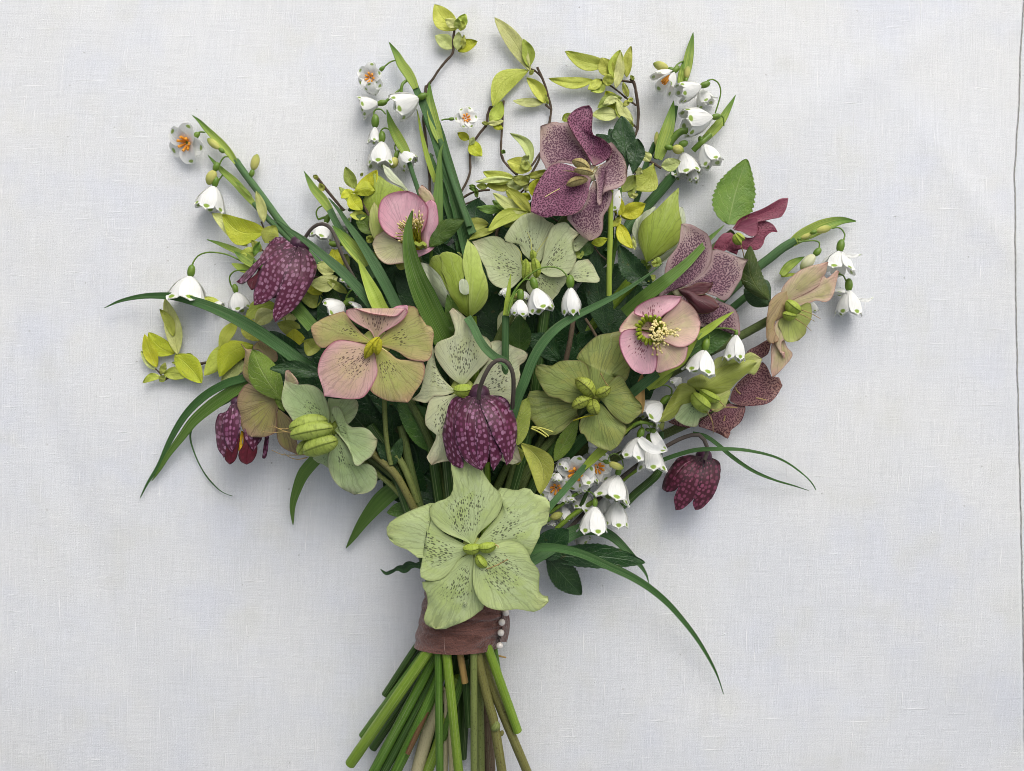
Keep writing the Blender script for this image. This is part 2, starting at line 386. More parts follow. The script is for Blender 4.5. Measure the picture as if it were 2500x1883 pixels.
def blade_mat(name, c1, c2, rough=.4, g=1.1, streak=22.0, amt=.5, transl=.1, tipc=None, mott=0.0, mc='#3a3020', spec=.3, coat=0.0):
    t = NT(name); v, u, e, x, y, r = t.uvs()
    st = t.noise(t.comb(t.math('MULTIPLY_ADD', v, streak, r), t.math('MULTIPLY', y, .25)), 1.0, 3, .6)
    col = t.mix(t.ss(st, .35, .68, 0, amt), lin(c1, g), lin(c2, g))
    big = t.noise(t.comb(r, t.math('MULTIPLY', y, .5)), 1.5, 2)
    col = t.mix(t.math('MULTIPLY', big, .35), col, lin(c2, g * .8))
    if tipc: col = t.mix(t.ss(u, .45, .95), col, lin(tipc, g))
    fine = t.noise(t.comb(t.math('MULTIPLY_ADD', v, streak * 2.2, r), t.math('MULTIPLY', y, .12), 8.0), 1.0, 1)
    col = t.mix(t.ss(fine, .54, .7, 0, .28), col, lin('#c8d0a0'))
    col = t.mix(t.ss(t.math('FRACT', t.math('MULTIPLY', r, 3.7)), .2, 1.0, 0, .3), col, lin(c1, g * .7))
    if mott:
        mo = t.noise(t.comb(t.math('MULTIPLY_ADD', x, 2.0, r), y), 6.0, 4, .7)
        col = t.mix(t.ss(mo, .52, .68, 0, mott), col, lin(mc))
    return t.out(col, rough, t.math('ADD', st, fine), .55, .0006, transl, spec=spec, coat=coat)

def frit_mat(name, base, dark, dot, dotb, f=(4.0, 3.6), g=1.1):
    t = NT(name); v, u, e, x, y, r = t.uvs()
    wob = t.noise(t.comb(t.math('ADD', x, r), y), 3.0, 2)
    vo = t.voro(t.comb(t.math('MULTIPLY_ADD', x, f[0], r), t.math('MULTIPLY_ADD', y, f[1], r)), 1.0, .7); vo.distance = 'MINKOWSKI'; vo.inputs['Exponent'].default_value = 2.6
    cellc = t.n('SeparateColor'); t.t.links.new(vo.outputs['Color'], cellc.inputs[0])
    size = t.math('MULTIPLY_ADD', cellc.outputs[0], .2, .23)
    size = t.math('MULTIPLY', size, t.ss(u, .04, .3, .5, 1.0))
    d = t.ss(t.math('SUBTRACT', size, vo.outputs['Distance']), -.07, .12)
    bcol = t.mix(t.ss(u, .0, .3), lin(dark, g), lin(base, g))
    bcol = t.mix(t.math('MULTIPLY', t.ss(e, .7, 1.0), .8), bcol, lin(dark, g * .8))
    dc = t.mix(cellc.outputs[1], lin(dot, g), lin(dotb, g))
    col = t.mix(t.math('MULTIPLY', d, t.math('MULTIPLY_ADD', cellc.outputs[2], .45, .36)), bcol, dc)
    fine = t.noise(t.comb(t.math('MULTIPLY_ADD', v, 40.0, r), t.math('MULTIPLY', u, 3.0)), 1.0, 2)
    col = t.mix(t.math('MULTIPLY', fine, .25), col, lin(dark))
    rib = t.ss(e, .12, .0)
    return t.out(col, .42, t.math('ADD', fine, t.math('MULTIPLY', rib, -1.5)), .45, .0006, .08, spec=.4, sheen=.1)

def white_petal_mat(name):
    t = NT(name); v, u, e, x, y, r = t.uvs()
    st = t.noise(t.comb(t.math('MULTIPLY_ADD', v, 16.0, r), t.math('MULTIPLY', u, 1.5)), 1.0, 2, .5, .2)
    col = t.mix(t.ss(st, .45, .7, 0, .6), (.92, .92, .89, 1), (.74, .765, .73, 1))
    dx = t.math('DIVIDE', e, .42); dy = t.math('DIVIDE', t.math('SUBTRACT', u, .85), .075)
    dd = t.math('SQRT', t.math('ADD', t.math('MULTIPLY', dx, dx), t.math('MULTIPLY', dy, dy)))
    col = t.mix(t.ss(dd, 1.25, .7), col, lin('#86a32a', 1.1))
    return t.out(col, .45, st, .45, .0006, .28, (.9, .9, .86, 1), spec=.3)

def plain(name, c1, c2, rough=.5, sc_=400.0, g=1.1, transl=0.0, bst=.4, spec=.4, bd=.0003, coat=0.0):
    t = NT(name); n_ = t.noise(t.objco(), sc_, 4, .6)
    return t.out(t.mix(t.ss(n_, .3, .7), lin(c1, g), lin(c2, g)), rough, n_, bst, bd, transl, spec=spec, coat=coat)

MT = {}
MT['h_green'] = petal_mat('green_sepal', '#a8b877', '#b3c192', '#abb97a', '#3b3d2e', su=(.11, .72), sw=.7, vein=.4, tip='#a0a468', rimcol='#7c8450', rim=.4, alt='#a2b466')
MT['h_green2'] = petal_mat('sage_sepal', '#9fb070', '#b0bb90', '#b2b88f', '#403e30', su=(.1, .72), sw=.7, vein=.4, tip='#b0a48a', rimcol='#7c7458', rim=.4, alt='#a3b074')
MT['h_cream'] = petal_mat('cream_sepal', '#a3b068', '#c0c6a4', '#b8bb94', '#34322a', su=(.09, .7), sw=.7, vein=.38, tip='#bba790', sr=.42, rimcol='#9a8070', rim=.4, alt='#b0b880')
MT['h_olive'] = petal_mat('olive_sepal', '#8f9f4c', '#8b9c54', '#87914e', '#4a4a28', su=(.2, .5), sw=.4, vein=.6, sr=.22, tip='#80744a', g=1.12, rimcol='#6a5838', rim=.6, alt='#a0a050')
MT['h_pinkgreen'] = petal_mat('pink_green_sepal', '#aeb848', '#a0a95e', '#ae946c', '#42302a', su=(.16, .62), sw=.7, vein=.45, tip='#b08a74', rimcol='#8a5058', rim=.7, cenu=.5, alt='#98a850')
MT['h_pinkish'] = petal_mat('blush_sepal', '#a4a85c', '#bba682', '#c598a0', '#4a3030', su=(.14, .66), sw=.75, vein=.4, tip='#c797a2', rimcol='#a0506a', rim=.7, cenu=.3, alt='#b8ac74')
MT['h_pink'] = petal_mat('pink_sepal', '#c4ac94', '#d0a8b2', '#c890a0', None, vein=.3, tip='#c890a0', rimcol='#96405c', rim=.7, alt='#d8bcc0')
MT['h_pinkspot'] = petal_mat('spotted_pink_sepal', '#b08a70', '#d2a8b0', '#cc9aa8', '#7a2440', su=(.16, .72), sw=.75, sr=.42, sfreq=(8.5, 3.4), vein=.2, rimcol='#8a3a54', rim=.8, alt='#d9b9b8')
MT['h_creampink'] = petal_mat('cream_pink_sepal', '#b8b468', '#c6b490', '#cb9fa2', '#7a2c40', su=(.14, .5), sw=.7, sr=.36, sfreq=(8.5, 3.4), vein=.25, rimcol='#8a4a50', rim=.7, alt='#bcc080')
MT['h_purple'] = petal_mat('purple_speckled_sepal', '#b8b090', '#85526e', '#a8908a', '#562642', su=(.06, .98), sw=.98, sfreq=(17, 8.5), sr=.48, vein=.2, full=True, cenu=.24, rimcol='#6a4048', rim=.5, tip='#b5a488')
MT['h_purpledark'] = petal_mat('dark_purple_sepal', '#a89a86', '#7d4060', '#98647a', '#4a1834', su=(.08, 1.1), sw=1.4, sfreq=(17, 8.5), sr=.42, vein=.2, full=True, cenu=.24, rimcol='#9a6a70', rim=.6)
MT['h_mauve'] = petal_mat('mauve_speckled_sepal', '#a89a84', '#8a5a70', '#a18a86', '#4c243c', su=(.05, .98), sw=.98, sfreq=(17, 8.5), sr=.47, vein=.2, full=True, cenu=.15, rimcol='#6a4a48', rim=.5, tip='#a09480')
MT['h_crimson'] = petal_mat('crimson_sepal', '#7a4050', '#8a4054', '#8c485a', '#5a1c30', su=(.1, 1.1), sw=1.3, sfreq=(17, 8.5), sr=.34, vein=.4, full=True, rimcol='#8a5058', rim=.6)
MT['h_rust'] = petal_mat('rusty_speckled_sepal', '#6a3444', '#80505f', '#967268', '#45182a', su=(.05, 1.1), sw=1.4, sfreq=(17, 8.5), sr=.42, vein=.3, full=True, tip='#97705e', rimcol='#6a2a38', rim=.8)
MT['h_maroon'] = petal_mat('maroon_sepal_back', '#4a3a38', '#5a2c38', '#6a3a3a', None, vein=.6, rimcol='#8a8050', rim=.7, g=1.0)
MT['h_tan'] = petal_mat('tan_sepal', '#a8ac60', '#b5b07e', '#c09e94', '#4a3a30', su=(.25, .5), vein=.4, tip='#b88a80', rimcol='#8a5a58', rim=.7, alt='#9aa054')
MT['h_tanback'] = petal_mat('tan_sepal_back', '#8a8050', '#9c8c5e', '#a08468', None, vein=.6, rimcol='#7a4a48', rim=.7, alt='#94924c')
MT['h_brown'] = petal_mat('brown_green_sepal_back', '#8e923c', '#9a9460', '#a08468', None, vein=.65, tip='#a07a6c', rimcol='#7a4a50', rim=.7, g=1.08, alt='#98a03c')
MT['h_lime'] = petal_mat('lime_sepal', '#9ca850', '#aab068', '#a2a860', '#4a4a30', su=(.25, .5), sw=.3, sr=.25, vein=.35, tip='#b0a878', alt='#98aa48')
MT['h_limeback'] = petal_mat('lime_sepal_back', '#8a9838', '#929c44', '#98a04c', None, vein=.35, rimcol='#b8b880', rim=.6)
MT['h_mint'] = petal_mat('mint_sepal', '#93a852', '#97ad78', '#a2af82', '#34342a', su=(.1, .62), sw=.55, vein=.4, tip='#b0a088', rimcol='#8a7a70', rim=.5, alt='#8fa664')
MT['tulip'] = petal_mat('lime_tulip_petal', '#7d9420', '#96ad3a', '#adbc58', None, vein=.5, g=1.08, rough=.42, tip='#b6c46c')
MT['tulip_pale'] = petal_mat('pale_tulip_petal', '#adc060', '#cbd8a4', '#dfe6cc', None, vein=.4, g=1.08, rough=.42, tip='#d2d9b4')
MT['white'] = white_petal_mat('white_bell_petal')
MT['bud'] = blade_mat('bud_yellow_green', '#cdc878', '#b0b848', .45, tipc='#7f9430')
MT['budwhite'] = blade_mat('bud_white', '#dcdcc0', '#c9c98a', .45, tipc='#98a840')
MT['ovary'] = plain('green_ovary', '#667f2c', '#50701f', .4, 300)
MT['yleaf'] = leaf_mat('yellow_leaf', '#c3c530', '#b0b82c', '#d6d868', .3)
MT['ygleaf'] = leaf_mat('yellow_green_leaf', '#c2cb5c', '#b0bc48', '#98aa40', .35)
MT['pleaf'] = leaf_mat('pale_yellow_leaf', '#ced48e', '#bfc878', '#a6b060', .4)
MT['oleaf'] = leaf_mat('olive_yellow_leaf', '#a5ae50', '#93a042', '#b8c07c', .35)
MT['gleaf'] = leaf_mat('bright_green_leaf', '#6f8c34', '#5d7c2c', '#a8b878', .5, nv=6, slant=2.2)
MT['mleaf'] = leaf_mat('mid_green_leaf', '#4c6c26', '#3c5a22', '#7f9a58', .4, nv=6, slant=2.2, rough=.4)
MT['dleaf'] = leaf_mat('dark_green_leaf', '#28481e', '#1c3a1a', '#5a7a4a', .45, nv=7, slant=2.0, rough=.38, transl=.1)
MT['bleaf'] = leaf_mat('bronze_green_leaf', '#4a5a20', '#3a4c1e', '#7a8040', .4, nv=7, slant=2.0, rough=.4)
MT['blade'] = blade_mat('dark_blade', '#325a28', '#4c773c', .45, amt=.8, mott=.15, mc='#24401e')
MT['bblade'] = blade_mat('blue_green_blade', '#3a6034', '#567c48', .5, amt=.8, mott=.15, mc='#2c4a3c')
MT['gblade'] = blade_mat('green_blade', '#446822', '#688638', .45, amt=.8, mott=.15, mc='#345020')
MT['spathe'] = blade_mat('lime_spathe', '#64862a', '#a9b850', .42, tipc='#587f2a', streak=12, amt=1.0)
MT['limeblade'] = blade_mat('pale_lime_blade', '#93ac34', '#b6c45c', .4, streak=16)
MT['fstem'] = blade_mat('purple_brown_stem', '#4a4040', '#5c5248', .4)
MT['twig'] = blade_mat('brown_twig', '#4a3c34', '#6a5646', .7, mott=.5)
MT['s_lime'] = blade_mat('lime_stem', '#6a8a22', '#88a23a', .42, amt=1.0, streak=10, mott=.5, mc='#4a6a18')
MT['s_green'] = blade_mat('green_stem', '#44691f', '#648a30', .42, amt=1.0, streak=10, mott=.5, mc='#2c4a14')
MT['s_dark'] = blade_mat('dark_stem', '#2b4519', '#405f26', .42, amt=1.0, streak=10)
MT['s_khaki'] = blade_mat('khaki_stem', '#7c8848', '#6b7640', .5, mott=.6, mc='#3f3c22')
MT['s_brown'] = blade_mat('brown_stem', '#6a4a30', '#80603c', .55, mott=.5)
MT['s_olive'] = blade_mat('olive_brown_stem', '#7c7c40', '#6a6238', .5, mott=.7, mc='#4a3824')
MT['s_cream'] = blade_mat('cream_stem', '#cfc8a0', '#bcae80', .5, mott=.3, mc='#8a7a50')
MT['s_stalk'] = blade_mat('shade_tinted_stalk', '#5a6a34', '#4a5a2c', .5, mott=.6, mc='#2c2c18')  # darkened stalk: shade of the deep gaps is put into the colour
MT['s_tan'] = blade_mat('tan_stem', '#bb9a5c', '#a5824c', .55)
MT['s_bark'] = blade_mat('bark_stem', '#5a4a3a', '#7a6a58', .8, mott=.7)
MT['pod'] = blade_mat('seed_pod', '#9cab50', '#82923c', .45, mott=.45, mc='#62622e', streak=5)
MT['carpel'] = blade_mat('green_carpel', '#a3b04c', '#77882c', .45, streak=7, amt=1.0, mott=.2, mc='#6a7428')
MT['carpel_y'] = blade_mat('yellow_carpel', '#b0ab28', '#8a841c', .45, streak=7, amt=1.0)
MT['carpel_k'] = blade_mat('khaki_carpel', '#a59a60', '#8a7c4c', .45, streak=14, amt=.9)
MT['core_g'] = plain('green_receptacle', '#a3aa58', '#8f9a48', .5)
MT['carpel_o'] = blade_mat('striped_carpel', '#98a03c', '#5c5a24', .45, streak=14, amt=.9)
MT['style'] = plain('dry_style', '#a58a58', '#7a6a40', .6)
MT['anther'] = plain('cream_anther', '#e2d49a', '#d0be78', .6)
MT['filament'] = plain('green_filament', '#b5b458', '#a0a048', .5)
MT['nectary'] = plain('nectary', '#8f9c2c', '#7a8a20', .4)
MT['orange'] = plain('orange_anther', '#f2a53a', '#e0922a', .6)
MT['yellow'] = plain('yellow_stamen', '#c8a820', '#b89418', .6)
MT['frit'] = frit_mat('chequered_petal', '#4c1430', '#38182a', '#b083a0', '#8f4a74')
MT['frit_b'] = frit_mat('pale_chequered_petal', '#521a34', '#3c1c2c', '#b98fa8', '#935878', f=(4.1, 3.7))
MT['frit_d'] = frit_mat('dark_chequered_petal', '#3f0c1e', '#2a141e', '#94506a', '#7a3450', f=(4.2, 4.0))
MT['frit_in'] = frit_mat('crimson_inner_petal', '#4e0a1a', '#340a14', '#681428', '#5a142a')
MT['tulip_mid'] = petal_mat('mid_tulip_petal', '#8fa832', '#a4b94a', '#bccb70', None, vein=.35, g=1.1, rough=.42, tip='#c4d07c')
def carpel_mat(name, c1, c2, seam, rib=.35):
    t = NT(name); v, u, e, x, y, r = t.uvs()
    big = t.noise(t.comb(t.math('ADD', t.math('MULTIPLY', v, 2.0), r), t.math('MULTIPLY', u, 3.0)), 1.0, 3)
    col = t.mix(t.ss(big, .3, .7), lin(c1, 1.12), lin(c2, 1.12))
    rb_ = t.noise(t.comb(t.math('MULTIPLY_ADD', u, 22.0, r), t.math('MULTIPLY', v, 4.0)), 1.0, 2)
    col = t.mix(t.ss(rb_, .48, .68, 0, rib), col, lin(seam))
    col = t.mix(t.ss(u, .6, 1.0, 0, .6), col, lin(seam))
    sm = t.ss(t.math('ABSOLUTE', t.math('SUBTRACT', v, .5)), .07, .0)
    col = t.mix(t.math('MULTIPLY', sm, .4), col, lin(seam, .9))
    return t.out(col, .5, t.math('SUBTRACT', t.math('MULTIPLY', rb_, -.6), sm), .7, .0008, .1, spec=.3)
MT['carpel'] = carpel_mat('green_carpel', '#a0b04c', '#8a9c38', '#5c6a24')
MT['carpel_y'] = carpel_mat('yellow_carpel', '#b2ae2a', '#9a9620', '#6c6414')
MT['carpel_k'] = carpel_mat('khaki_carpel', '#ada26a', '#988858', '#6a5434', .5)
MT['carpel_o'] = carpel_mat('striped_carpel', '#9ca844', '#86903a', '#4c4a1e', .75)
MT['pod'] = carpel_mat('seed_pod', '#9eae52', '#8a9a42', '#626c2c', .45)
MT['h_pale'] = plain('pale_receptacle', '#c9c6a4', '#b0ac80', .5)
MT['h_crimsonback'] = petal_mat('crimson_sepal_back', '#7a4050', '#8c4c60', '#7f3a4c', None, vein=.4, rimcol='#a8707c', rim=.5)
MT['h_maroon0'] = plain('dark_crown', '#33182a', '#46243a', .45)
MT['h_cream_green'] = petal_mat('cream_green_sepal', '#a8b060', '#c0c490', '#c2ae98', '#5a3038', su=(.2, .5), sw=.4, vein=.35, rimcol='#8a5a58', rim=.6, alt='#a9b468')

# ------------------------------------------------------------------ the linen
def linen_mat(name, c, c2):
    t = NT(name); q = t.n('SeparateXYZ'); t.t.links.new(t.n('TexCoord').outputs['Object'], q.inputs[0])
    x, y = q.outputs[0], q.outputs[1]
    # threads drift a little off square, as the cloth was laid
    lo = t.noise(t.comb(x, y), 5.0, 2); lo2 = t.noise(t.comb(y, x, 3.0), 4.0, 2)
    xw = t.math('ADD', t.math('ADD', x, t.math('MULTIPLY', y, -.05)), t.math('MULTIPLY', lo, .012))
    yw = t.math('ADD', t.math('ADD', y, t.math('MULTIPLY', x, .035)), t.math('MULTIPLY', lo2, .012))
    warp = t.noise(t.comb(t.math('MULTIPLY', xw, 1500.0), t.math('MULTIPLY', yw, 45.0)), 1.0, 2, .6)
    weft = t.noise(t.comb(t.math('MULTIPLY', xw, 45.0), t.math('MULTIPLY', yw, 1500.0), 7.0), 1.0, 2, .6)
    warp2 = t.noise(t.comb(t.math('MULTIPLY', xw, 420.0), t.math('MULTIPLY', yw, 22.0), 2.0), 1.0, 2, .6)
    weft2 = t.noise(t.comb(t.math('MULTIPLY', xw, 22.0), t.math('MULTIPLY', yw, 420.0), 5.0), 1.0, 2, .6)
    slub = t.math('MAXIMUM', t.ss(t.noise(t.comb(t.math('MULTIPLY', xw, 1100.0), t.math('MULTIPLY', yw, 42.0), 11.0), 1.0, 1), .69, .8),
                  t.math('MULTIPLY', t.ss(t.noise(t.comb(t.math('MULTIPLY', xw, 36.0), t.math('MULTIPLY', yw, 1100.0), 15.0), 1.0, 1), .7, .82), .8))
    kn = t.ss(t.noise(t.comb(t.math('MULTIPLY', xw, 560.0), t.math('MULTIPLY', yw, 560.0), 21.0), 1.0, 1), .73, .8)
    grain = t.noise(t.comb(t.math('MULTIPLY', xw, 2600.0), t.math('MULTIPLY', yw, 2600.0), 41.0), 1.0, 1)
    fib = t.math('ADD', t.math('ADD', t.math('MULTIPLY', warp, .45), t.math('MULTIPLY', weft, .4)), t.math('ADD', t.math('MULTIPLY', warp2, .09), t.math('MULTIPLY', weft2, .06)))
    fib = t.math('ADD', fib, t.math('MULTIPLY_ADD', grain, .8, -.0))
    fac = t.ss(fib, .62, 1.2)
    big = t.noise(t.comb(x, y, 4.0), 13.0, 3, .6); big2 = t.noise(t.comb(x, y, 14.0), 16.0, 3, .6); big3 = t.noise(t.comb(x, y, 24.0), 30.0, 2)
    base = t.mix(t.ss(big, .35, .65), lin(c), lin(c2))
    base = t.mix(t.math('MULTIPLY', t.ss(big2, .48, .7), .4), base, lin('#d9dde9'))
    base = t.mix(t.math('MULTIPLY', t.ss(big3, .52, .75), .35), base, lin('#dcdcd3'))
    dark = t.mix(1.0, base, (.80, .803, .806, 1), 'MULTIPLY')
    col = t.mix(fac, dark, base)
    col = t.mix(t.math('MULTIPLY', t.math('MAXIMUM', slub, kn), .5), col, (.9, .9, .88, 1))
    speck = t.ss(t.noise(t.comb(t.math('MULTIPLY', x, 420.0), t.math('MULTIPLY', y, 420.0), 31.0), 1.0, 0), .885, .9)
    col = t.mix(t.math('MULTIPLY', speck, .55), col, lin('#75756a'))
    return t.out(col, .9, t.math('ADD', fib, t.math('MULTIPLY', t.math('MAXIMUM', slub, kn), .8)), .5, .0006, 0, sheen=.2, spec=.15)
MT['linen'] = linen_mat('white_linen', '#e1e3e6', '#e4e5e5')
MT['linen_under'] = linen_mat('white_linen_under', '#dfe3e8', '#e2e5e6')
def seam_x(y):                                     # the folded hem down the right-hand side
    p = [(-60, 2503), (0, 2500), (110, 2492), (240, 2489), (320, 2483), (420, 2477), (520, 2480), (640, 2479), (760, 2481), (900, 2484), (1100, 2489), (1300, 2494), (1600, 2500), (1900, 2504)]
    py = 941.5 - y / S
    xs = np.interp(py, [a for a, b in p], [b for a, b in p])
    return (xs - 1250) * S * (CAMH - cloth_z(.27, y)) / CAMH + .0003 * mnoise.noise(Vector((0, y * 90, 2)))
V, F = [], []; nx, ny = 190, 170
ys = np.linspace(-.55, .55, ny)
for yy in ys:
    xe = seam_x(yy)
    for xx in list(np.linspace(-.7, xe - .004, nx)) + [xe - .0022, xe - .0009, xe - .0001, xe - .0002, xe - .0014]:
        d = xe - xx; z = cloth_z(xx, yy)
        k_ = len(V) % (nx + 5)
        if k_ >= nx: z += (.0001, 0, -.0004, -.0008, -.0011)[k_ - nx]
        V.append((xx, yy, z))
cl = mesh_obj('tablecloth', V, grid_faces(ny, nx + 5), MT['linen']); cl['kind'] = 'structure'
V = []
xs2 = np.linspace(.22, .75, 50)
for yy in ys:
    for xx in xs2: V.append((xx, yy, cloth_z(xx, yy) - .0012 - (.02 if xx < .24 else 0)))
cu = mesh_obj('under_cloth', V, grid_faces(ny, 50), MT['linen_under']); cu['kind'] = 'structure'

P_ = [(seam_x(q) + .0002, q, cloth_z(seam_x(q), q) - .0001 + .00015 * math.sin(q * 2400)) for q in np.linspace(.3, -.3, 420)]
V_, F_, a_, b_ = tube_data(P_, [.00026 + .00012 * abs(math.sin(i * .9)) for i in range(420)], 6)
mesh_obj('hem_line', V_, F_, plain('grey_line', '#a3a39e', '#8a8a84', .9), cl, a_, b_)  # thin grey tube drawn along the hem edge

# ------------------------------------------------------------------ ribbon round the neck of the bouquet
BZ = 2.35                                          # height of the bouquet's neck, cm
def ring_world(f, left, right, zc, ry, n, wr):
    """a ring of the wrap seen between two frame pixels"""
    A = Vector(U(px(f, *left), zc * CM)); B = Vector(U(px(f, *right), zc * CM)); c = (A + B) / 2; h = (B - A) / 2
    out = []
    for j in range(n):
        q = 2 * math.pi * j / n
        r_ = 1 + wr(q)
        out.append(tuple(c + h * math.cos(q) * r_ + Vector((0, 0, 1)) * math.sin(q) * ry * r_))
    return out
rb = thing('silk_ribbon', 'dusty brown silk ribbon wrapped round the bouquet stems', 'ribbon', U(px('Q', 1030, 520), 0))
rmat = None
t = NT('brown_silk'); v, u, e, x, y, r = t.uvs()
n1 = t.noise(t.comb(t.math('MULTIPLY', v, 9.0), t.math('MULTIPLY', u, 5.0)), 1.0, 5, .65, 1.2); n2 = t.noise(t.objco(), 900.0, 4, .7)
n3 = t.ss(t.noise(t.comb(t.math('MULTIPLY', v, 9.0), t.math('MULTIPLY', u, 40.0), 3.0), 1.0, 4, .7), .62, .75)
cmx = t.mix(t.ss(n1, .3, .7), lin('#5a372d', 1.05), lin('#82594e', 1.05)); cmx = t.mix(t.math('MULTIPLY', n3, .45), cmx, lin('#b09088')); cmx = t.mix(t.math('MULTIPLY', n2, .35), cmx, lin('#503634'))
rmat = t.out(cmx, .6, t.math('ADD', n1, t.math('MULTIPLY', n2, .4)), .9, .0025, 0, sheen=.4, spec=.25)
def wrap(rows, name, off, ph, label=None):
    n = 72; V, UV = [], []
    lr = crom([(l[0], l[1], rr[0], rr[1]) for l, rr in rows], 34)
    for i, rw in enumerate(lr):
        uu = i / 33
        def wr(q, uu=uu):
            return off + (.05 if uu > .15 else .03) * mnoise.noise(Vector((math.cos(q) * 1.3, math.sin(q) * 1.3 + ph, uu * 7))) + .022 * math.exp(-((uu - .62 - .1 * math.sin(q * 1.3 + ph)) / .05) ** 2) + .006 * math.sin(uu * 23 + 2.6 * math.sin(q * 1.7 + ph)) + .02 * mnoise.noise(Vector((math.cos(q) * 3, math.sin(q) * 3 + ph, uu * 4))) + .012 * math.exp(-((uu - 1) / .05) ** 2)
        V += ring_world('Q', (rw[0], rw[1]), (rw[2], rw[3]), BZ, .0175, n, wr); UV += [(j / n, uu) for j in range(n)]
    F = [(i * n + j, i * n + (j + 1) % n, (i + 1) * n + (j + 1) % n, (i + 1) * n + j) for i in range(33) for j in range(n)]
    return mesh_obj(name, V, F, rmat, rb, UV, UV, label, .0006)
wrap([((745, 180), (1375, 180)), ((725, 300), (1385, 300)), ((690, 430), (1385, 430)), ((655, 540), (1370, 540)), ((648, 640), (1325, 640))], 'wrap', 0, 0)
wrap([((735, 190), (1378, 190)), ((710, 330), (1392, 330)), ((690, 455), (1388, 450))], 'upper_wrap', .022, 4.2, 'upper overlapping turn of the ribbon')
mb = MB()
for s_, zz in (("880,575 882,640 890,715", 4.72),):
    P_, zs_ = wpath('Q', s_, (zz, zz), 10); mb.add(tube_data(P_, .0001, 5))
mb.build('frayed_thread', plain('pale_thread', '#a58a80', '#8f766e', .8), rb)
V = []
for i in range(12):
    for j in range(6):
        tt = i / 11; a = (1395 + 22 * math.sin(tt * 3) - 10 * tt, 330 + 285 * tt); V.append(U(px('Q', a[0] - 60 + j * 12, a[1]), (3.6 - j * .16 + .12 * math.sin(tt * 9 + j)) * CM))
mesh_obj('loose_end', V, grid_faces(12, 6), rmat, rb, [(j / 5, i / 11) for i in range(12) for j in range(6)], [(0, 0)] * 72, None, .0006)

# pearl-headed pins
def pearl_mat():
    t = NT('pearl'); return t.out((.66, .61, .55, 1), .2, None, spec=.7, coat=.8)
pm = pearl_mat()
for (x_, y_), lb, zz in (((1383, 378), 'topmost pearl pin, half under the edge of the big green bloom', 3.75), ((1350, 455), 'second pearl pin from the top of the ribbon', 4.0), ((1342, 540), 'third pearl pin down the ribbon, above the lowest one', 4.0), ((1332, 645), 'lowest pearl pin at the bottom hem of the ribbon', 3.85)):
    c = Vector(U(px('Q', x_, y_), zz * CM)); p = thing('pearl_pin', lb, 'pin', c, 'pearl pins in the ribbon')
    V_, F_, a_, b_ = ellipsoid(c, (0, 0, 1), .00178, .00178, 14, 18); mesh_obj('pearl', V_, F_, pm, p, a_, b_)
    V_, F_, a_, b_ = tube_data([c - Vector((0, 0, .0012)), c - Vector((.001, 0, .014))], .0003, 6); mesh_obj('pin', V_, F_, plain('steel_pin', '#b0b0a8', '#909088', .3), p, a_, b_)

# ------------------------------------------------------------------ cut stem ends below the ribbon
def cut(lb, s, wid, mat, z, name='cut_stem', **k):
    c = U(px('Q', *[float(q) for q in s.split()[-1].split(',')]), 0)
    th = thing(name, lb, 'stem', c, 'cut stem ends below the ribbon')
    return th, tube(th, 'Q', s, wid, MT[mat], z, name='stem', sides=14, n=22, **dict(dict(bumps=.05), **k))
cut('short dark green stem, outermost left, cut off highest on its side', "735,560 640,672 395,1045", 52, 's_dark', (2.6, 2.4, 2.0))
cut('dark stem just inside the short outermost left one', "760,570 690,690 420,1062", 60, 's_dark', (2.3, 2.0, 1.6))
cut('narrow green stem along the left edge of the thickest lime stem', "770,580 720,690 215,1378", 62, 's_green', (2.9, 2.6, 1.2))
cut('thickest lime green stem, slanting to the lower left corner of the bunch', "830,560 745,700 118,1605", 92, 's_lime', (3.7, 3.4, 1.7))
cut('dark green stem beside the thickest lime one, on its right', "850,600 790,760 260,1760", 84, 's_green', (2.8, 2.4, 1.1))
cut('dark stem under the brown twig, third from the lower left', "880,600 805,880 330,1790", 70, 's_dark', (2.6, 2.2, 1.2))
cut('green stem with a dark edge just left of the reddish brown stick', "880,640 820,960 430,1790", 92, 's_green', (2.9, 2.6, 1.2))
cut('reddish brown woody stick with a blunt pale cut', "860,880 790,1070 585,1520", 44, 's_brown', (2.7, 2.8, 2.6))
cut('upright mid green stem, left of the bright lime one', "830,560 834,720 846,1800", 66, 's_green', (3.9, 3.8, 2.7))
cut('bright lime stem running straight down beside the upright green one', "890,560 902,720 1012,1800", 78, 's_lime', (4.1, 4.0, 2.8))
cut('short straw coloured stick cut off just under the ribbon', "1000,600 1012,720 1050,945", 58, 's_tan', (3.4, 3.4, 3.3))
cut('speckled khaki stem standing upright right of the straw stick', "1122,560 1122,720 1124,1800", 58, 's_khaki', (4.0, 3.9, 2.9))
tn, _ = cut('brownish green stem with a knobbly cut node', "1140,560 1165,790 1240,1100 1290,1290 1372,1800", 78, 's_olive', (3.7, 3.5, 3.2, 3.0, 2.6))
blob(tn, 'Q', (1270, 1335), (1318, 1262), 72, MT['s_khaki'], 3.35, 'node', 1.0, .1); blob(tn, 'Q', (1325, 1380), (1360, 1335), 40, MT['s_olive'], 2.9, 'node', 1.0, .3)
cut('khaki stem with black scars leading to the lower right', "1150,560 1195,760 1330,1130 1610,1800", 76, 's_olive', (3.1, 2.9, 2.4, 1.5))
cut('lime stem on the right, cut off square above the scarred stem', "1200,560 1255,710 1478,1340", 76, 's_lime', (3.7, 3.5, 2.7))
cut('short green stem tip poking out by the lowest pearl', "1280,560 1298,690 1322,840", 40, 's_green', (2.9, 2.8, 2.4))
cut('wide cream stem base between the green stems', "860,1000 760,1300 630,1800", 110, 's_cream', (1.7, 1.2, .8))
